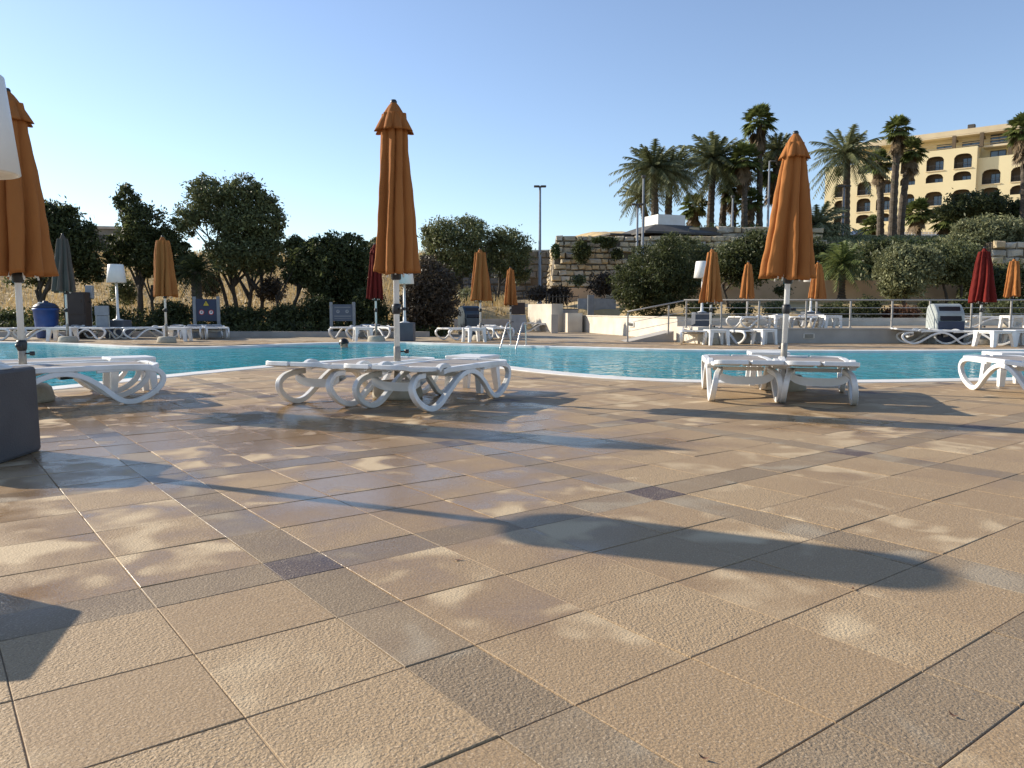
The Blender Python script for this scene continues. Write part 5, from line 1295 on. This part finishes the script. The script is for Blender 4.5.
# ------------------------------------------------------------------ hotel
def hotel():
    P0 = Vector((91.4, 140.0)); dr = Vector((-14.6, 12.0)).normalized(); nr = Vector((-dr.y * -1, 0)); nr = Vector((-.635, -.773))
    def s_of(px):
        q = (px - 512) / FPX     # x = q*y
        return (q * P0.y - P0.x) / (dr.x - q * dr.y)
    root = thing('hotel', 'ochre hotel with rows of arched balconies on the hill at right', 'building', (P0.x, P0.y, 0), math.atan2(dr.y, dr.x))
    # local frame: x along the facade towards its left end, -y... outward is +y rotated: check sign
    L = Vector((math.cos(math.atan2(dr.y, dr.x)), math.sin(math.atan2(dr.y, dr.x)))); Ny = Vector((-L.y, L.x))
    sg = 1 if Ny.dot(nr) > 0 else -1
    def pt(s, o, z): return (s, sg * o, z)    # o: outwards from the facade plane
    zg = 10.0; fl_ = [17.2, 20.4, 23.65, 26.85]
    cols = [(835, 11, 'L'), (857.5, 12, 'L'), (877, 13, 'L'), (901, 13, 'C'), (927, 15, 'C'), (954, 15.5, 'C'), (981.5, 16, 'R'), (1010.5, 17.5, 'R'), (1042, 18, 'R'), (1075, 18, 'R')]
    cs = []
    for px, w, bl in cols:
        w *= 1.12
        cs.append((s_of(px), abs(s_of(px - w / 2) - s_of(px + w / 2)), bl))
    ends = [s_of(819)] + [(cs[i][0] + cs[i + 1][0]) / 2 for i in range(len(cs) - 1)] + [s_of(1092)]
    off = {'L': 0.0, 'C': 0.9, 'R': 0.0}; topz = {'L': 30.0, 'C': 30.7, 'R': 28.6}
    small = {('L', 3): 1, ('L', 0): 1, ('C', 2): 1, ('C', 0): 1, ('R', 1): 1}
    walls = MB(); rec = MB(); mi = 0
    for ci, (s, w, bl) in enumerate(cs):
        o = off[bl]; sa, sb = ends[ci], ends[ci + 1]      # sa > sb (towards right)
        lo, hi = s - w / 2, s + w / 2
        zprev = zg
        for fi, zf in enumerate(fl_):
            par = 1.15 if (bl, fi) in small else (.18)
            if bl == 'R' and fi == 3: continue
            z0_, zs, zt_ = zf + par, zf + 2.05, zf + 2.75
            # wall under the opening
            walls.quad(pt(sa, o, zprev), pt(sb, o, zprev), pt(sb, o, z0_), pt(sa, o, z0_))
            zn = zf + 2.97
            walls.quad(pt(sa, o, z0_), pt(hi, o, z0_), pt(hi, o, zn), pt(sa, o, zn))
            walls.quad(pt(lo, o, z0_), pt(sb, o, z0_), pt(sb, o, zn), pt(lo, o, zn))
            n = 10; arc = []
            for q in range(n + 1):
                t = q / n * 2 - 1; arc.append((s + t * w / 2, zs + (zt_ - zs) * math.sqrt(max(0, 1 - abs(t) ** 2.6))))
            for q in range(n):
                (x0_, y0_), (x1_, y1_) = arc[q], arc[q + 1]
                walls.quad(pt(x0_, o, y0_), pt(x1_, o, y1_), pt(x1_, o, zn), pt(x0_, o, zn))
            # recess
            dp = 1.5; outl = [(lo, z0_), (hi, z0_)] + [(x_, y_) for x_, y_ in reversed(arc)]
            for q in range(len(outl)):
                (x0_, y0_), (x1_, y1_) = outl[q], outl[(q + 1) % len(outl)]
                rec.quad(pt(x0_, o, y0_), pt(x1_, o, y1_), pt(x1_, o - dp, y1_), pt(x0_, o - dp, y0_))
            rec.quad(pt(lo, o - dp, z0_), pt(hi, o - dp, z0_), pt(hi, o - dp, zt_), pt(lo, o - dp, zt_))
            # window at the back of the recess: right part, as seen
            fw = MB(); x0_, x1_ = lo + w * .08, lo + w * .58; zz0, zz1 = zf + .1, zf + 2.1; f_ = .09
            zz0 = max(zz0, z0_ + .02)
            for (a, b, c, d) in ((x0_, x0_ + f_, zz0, zz1), (x1_ - f_, x1_, zz0, zz1), ((x0_ + x1_) / 2 - f_ / 2, (x0_ + x1_) / 2 + f_ / 2, zz0, zz1), (x0_ + f_, x1_ - f_, zz1 - f_, zz1)):
                fw.box(((a + b) / 2, sg * (o - dp + .06), (c + d) / 2), (b - a, .08, d - c))
            fo = obj('window', fw, 'frame', root)
            pm = MB(); pm.box(((x0_ + x1_) / 2, sg * (o - dp + .03), (zz0 + zz1) / 2), (x1_ - x0_ - f_, .02, zz1 - zz0)); obj('pane', pm, 'glass', fo)
            if par < 1:
                rm = MB(); rm.box((s, sg * (o - .15), z0_ + .95), (w - .04, .05, .06))
                nb = 12
                for q in range(nb + 1): rm.box((lo + .05 + (w - .1) * q / nb, sg * (o - .15), z0_ + .48), (.03, .03, .92))
                obj('balcony_rail', rm, 'frame', root)
                sl_ = MB(); sl_.box((s, sg * (o + .06), z0_ - .10), (w + .25, .16, .14)); obj('sill', sl_, 'hotelcream', root)
            zprev = zn
        walls.quad(pt(sa, o, zprev), pt(sb, o, zprev), pt(sb, o, topz[bl]), pt(sa, o, topz[bl]))
        walls.quad(pt(sa, o, topz[bl]), pt(sb, o, topz[bl]), pt(sb, o - 3.4, topz[bl]), pt(sa, o - 3.4, topz[bl]))
        # returns where blocks step
        for e_, nb_ in ((sa, ci - 1), (sb, ci + 1)):
            if 0 <= nb_ < len(cs) and cs[nb_][2] != bl and (off[bl] > off[cs[nb_][2]] or topz[bl] > topz[cs[nb_][2]]):
                walls.quad(pt(e_, o, zg), pt(e_, o - 3.4, zg), pt(e_, o - 3.4, topz[bl]), pt(e_, o, topz[bl]))
    # end walls and back
    for e_ in (ends[0], ends[-1]): walls.quad(pt(e_, 0, zg), pt(e_, -16, zg), pt(e_, -16, 30.0), pt(e_, 0, 30.0))
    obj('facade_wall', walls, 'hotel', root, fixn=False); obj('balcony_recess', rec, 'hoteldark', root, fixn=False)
    # set back top storey
    up = MB(); sL, sR = s_of(846), ends[-1]
    up.box(((sL + sR) / 2, sg * -9.2, 30.6), (abs(sL - sR), 12.0, 5.6)); obj('upper_storey', up, 'hotel', root)
    rf = MB(); rf.box(((sL + sR) / 2, sg * -8.0, 33.85), (abs(sL - sR) + .6, 14.6, .9)); rf.box(((sL + sR) / 2, sg * -1.75, 33.25), (abs(sL - sR), 2.2, .2)); obj('roof', rf, 'hotelcream', root)
    rb = MB(); rb.box((s_of(958), sg * -1.8, 34.7), (1.2, 1.0, .9), bev=.1); obj('roof_vent', rb, 'roof', root)
    for px, zlo in ((848, 29.5), (868, 29.5), (943, 30.7), (970, 30.7), (998.5, 28.6), (1030, 28.6)):
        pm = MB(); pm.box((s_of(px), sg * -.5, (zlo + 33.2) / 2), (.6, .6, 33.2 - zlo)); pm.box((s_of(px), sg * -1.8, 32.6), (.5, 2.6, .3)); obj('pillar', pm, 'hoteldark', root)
    for px, z0_, z1_, w in ((861, 30.2, 32.2, 2.0), (931, 30.8, 32.3, 2.6), (957, 30.8, 32.3, 2.8), (984.5, 31.0, 33.0, 2.6), (984.5, 28.7, 30.1, 2.4), (1012, 31.0, 33.0, 2.6), (1012, 28.7, 30.1, 2.6), (1042, 31, 33, 2.6)):
        s = s_of(px); fw = MB()
        for a in (-w / 2, 0, w / 2): fw.box((s + a, sg * -3.12, (z0_ + z1_) / 2), (.12, .12, z1_ - z0_))
        fw.box((s, sg * -3.12, z1_), (w + .12, .12, .12)); fo = obj('window', fw, 'frame', root)
        pm = MB(); pm.box((s, sg * -3.16, (z0_ + z1_) / 2), (w, .06, z1_ - z0_)); obj('pane', pm, 'glass', fo)
    for px in (984.5, 1013, 1042):
        bm_ = MB(); bm_.box((s_of(px), sg * -1.8, 30.7), (4.4, 2.4, .35)); obj('balcony_slab', bm_, 'hotelcream', root)
    # pergola slats in front of the upper storey
    pg = MB()
    for q in range(4): pg.box(((s_of(905) + sR) / 2, sg * (-2.9 + .01), 31.0 + .55 * q), (abs(s_of(905) - sR), .12, .14))
    obj('slats', pg, 'hotelcream', root)
hotel()

# far house behind the left trees
c = W(113, 255, 75); root = thing('house', 'small stone house far behind the trees on the left', 'building', (c.x, 75, hgt(c.x, 75) - .5), R(12))
zt = W(113, 231, 75).z - hgt(c.x, 75) + .5
mb = MB(); mb.box((0, 0, zt / 2), (3.2, 4, zt)); wl = obj('wall', mb, 'stonegrey', root)
mb = MB(); mb.box((0, 0, zt + .12), (3.5, 4.3, .24)); obj('roof', mb, 'wallgrey', root)
mb = MB(); mb.box((-.5, -2.02, zt * .75), (.8, .08, 1.0)); obj('window', mb, 'frame', root)
c = W(541, 257, 72); root = thing('far_hut', 'tiny pale hut on top of the distant grey wall', 'building', (c.x, 72, 5.4), R(-10))
zt = W(541, 252, 72).z - 5.4
mb = MB(); mb.box((0, 0, zt / 2), (1.6, 1.8, zt)); obj('wall', mb, 'wallgrey', root)
mb = MB(); mb.box((0, 0, zt + .06), (1.9, 2.1, .12)); obj('roof', mb, 'wallwhite', root)
mb = MB(); mb.box((.45, -.92, zt * .5), (.5, .06, zt * .7)); obj('door', mb, 'frame', root)

# parked car and kiosk by the hotel
def car():
    D = 83; c = W(864, 243, D); z0 = W(864, 243.5, D).z
    root = thing('parked_car', 'dark car parked behind the hedge below the hotel', 'car', (c.x, D, z0), R(8))
    prof = [(-2.1, .35), (-2.1, .75), (-1.6, .86), (-.9, 1.38), (.7, 1.40), (1.5, .95), (2.05, .86), (2.1, .35)]
    mb = MB(); n = len(prof); V = []
    for y, k in ((-.85, 1), (-.7, 1.0), (.7, 1.0), (.85, 1)):
        for (x, z) in prof: V.append((x, y * (1 if z < .9 else .86), z))
    mb.add(V, [(j * n + i, (j + 1) * n + i, (j + 1) * n + (i + 1) % n, j * n + (i + 1) % n) for j in range(3) for i in range(n)] + [tuple(range(n)), tuple(range(4 * n - 1, 3 * n - 1, -1))])
    obj('body', mb, 'carblue', root)
    mb = MB(); mb.add([(-1.35, -.76, .95), (1.3, -.76, .98), (.65, -.735, 1.34), (-.85, -.735, 1.32)], [(0, 1, 2, 3)]); mb.add([(-1.55, -.7, .90), (-1.55, .7, .90), (-.93, .64, 1.34), (-.93, -.64, 1.34)], [(0, 1, 2, 3)])
    obj('side_glass', mb, 'glass', root)
    for x in (-1.3, 1.3):
        for y in (-.8, .8):
            mb = MB(); mb.tube([(x, y - .1, .32), (x, y + .1, .32)], .32, 16); obj('wheel', mb, 'tyre', root)
car()
c = W(874, 241, 81); root = thing('kiosk', 'small white kiosk beside the parked car', 'kiosk', (c.x, 81, W(874, 243, 81).z))
mb = MB(); mb.box((0, 0, .7), (1.0, 1.0, 1.4), bev=.03); obj('body', mb, 'paint', root)
mb = MB(); mb.box((0, 0, 1.45), (1.15, 1.15, .1)); obj('roof', mb, 'wallgrey', root)
c = W(915, 239, 78); mb = MB(); mb.box((0, 0, 0), (5.2, .5, .9), bev=.05); o = obj('white_planter', mb, 'paint', loc=(c.x, 78, c.z)); tag(o, 'long white planter box in front of the hotel railing', 'planter')

# dead leaves on the tiles
for i, (px, py, rz, lb) in enumerate([(458, 561, .3, 'brown dead leaf beside the long umbrella shadow'), (853, 590, 1.2, 'tiny dead leaf on the joint at the shadow edge'), (953, 717, 2.0, 'dark dead leaf on the tile at lower right'), (704, 760, 2.6, 'small dead leaf at the bottom of the photo')]):
    q = G(px, py); mb = MB(); s = .016 if i == 0 else .010
    V = []
    for k in range(9):
        t = k / 8 * 2 - 1; w = .35 * s * (1 - t * t); V += [(t * s, -w, .003 + .006 * t * t), (t * s, w, .003 + .004 * t * t)]
    mb.add(V, [(2 * k, 2 * k + 2, 2 * k + 3, 2 * k + 1) for k in range(8)], 0, True)
    o = obj('dead_leaf', mb, 'deadleaf', loc=(q.x, q.y, .001), fixn=False); o.rotation_euler = (0, 0, rz)
    tag(o, lb, 'leaf', 'dead leaves on the tiles')
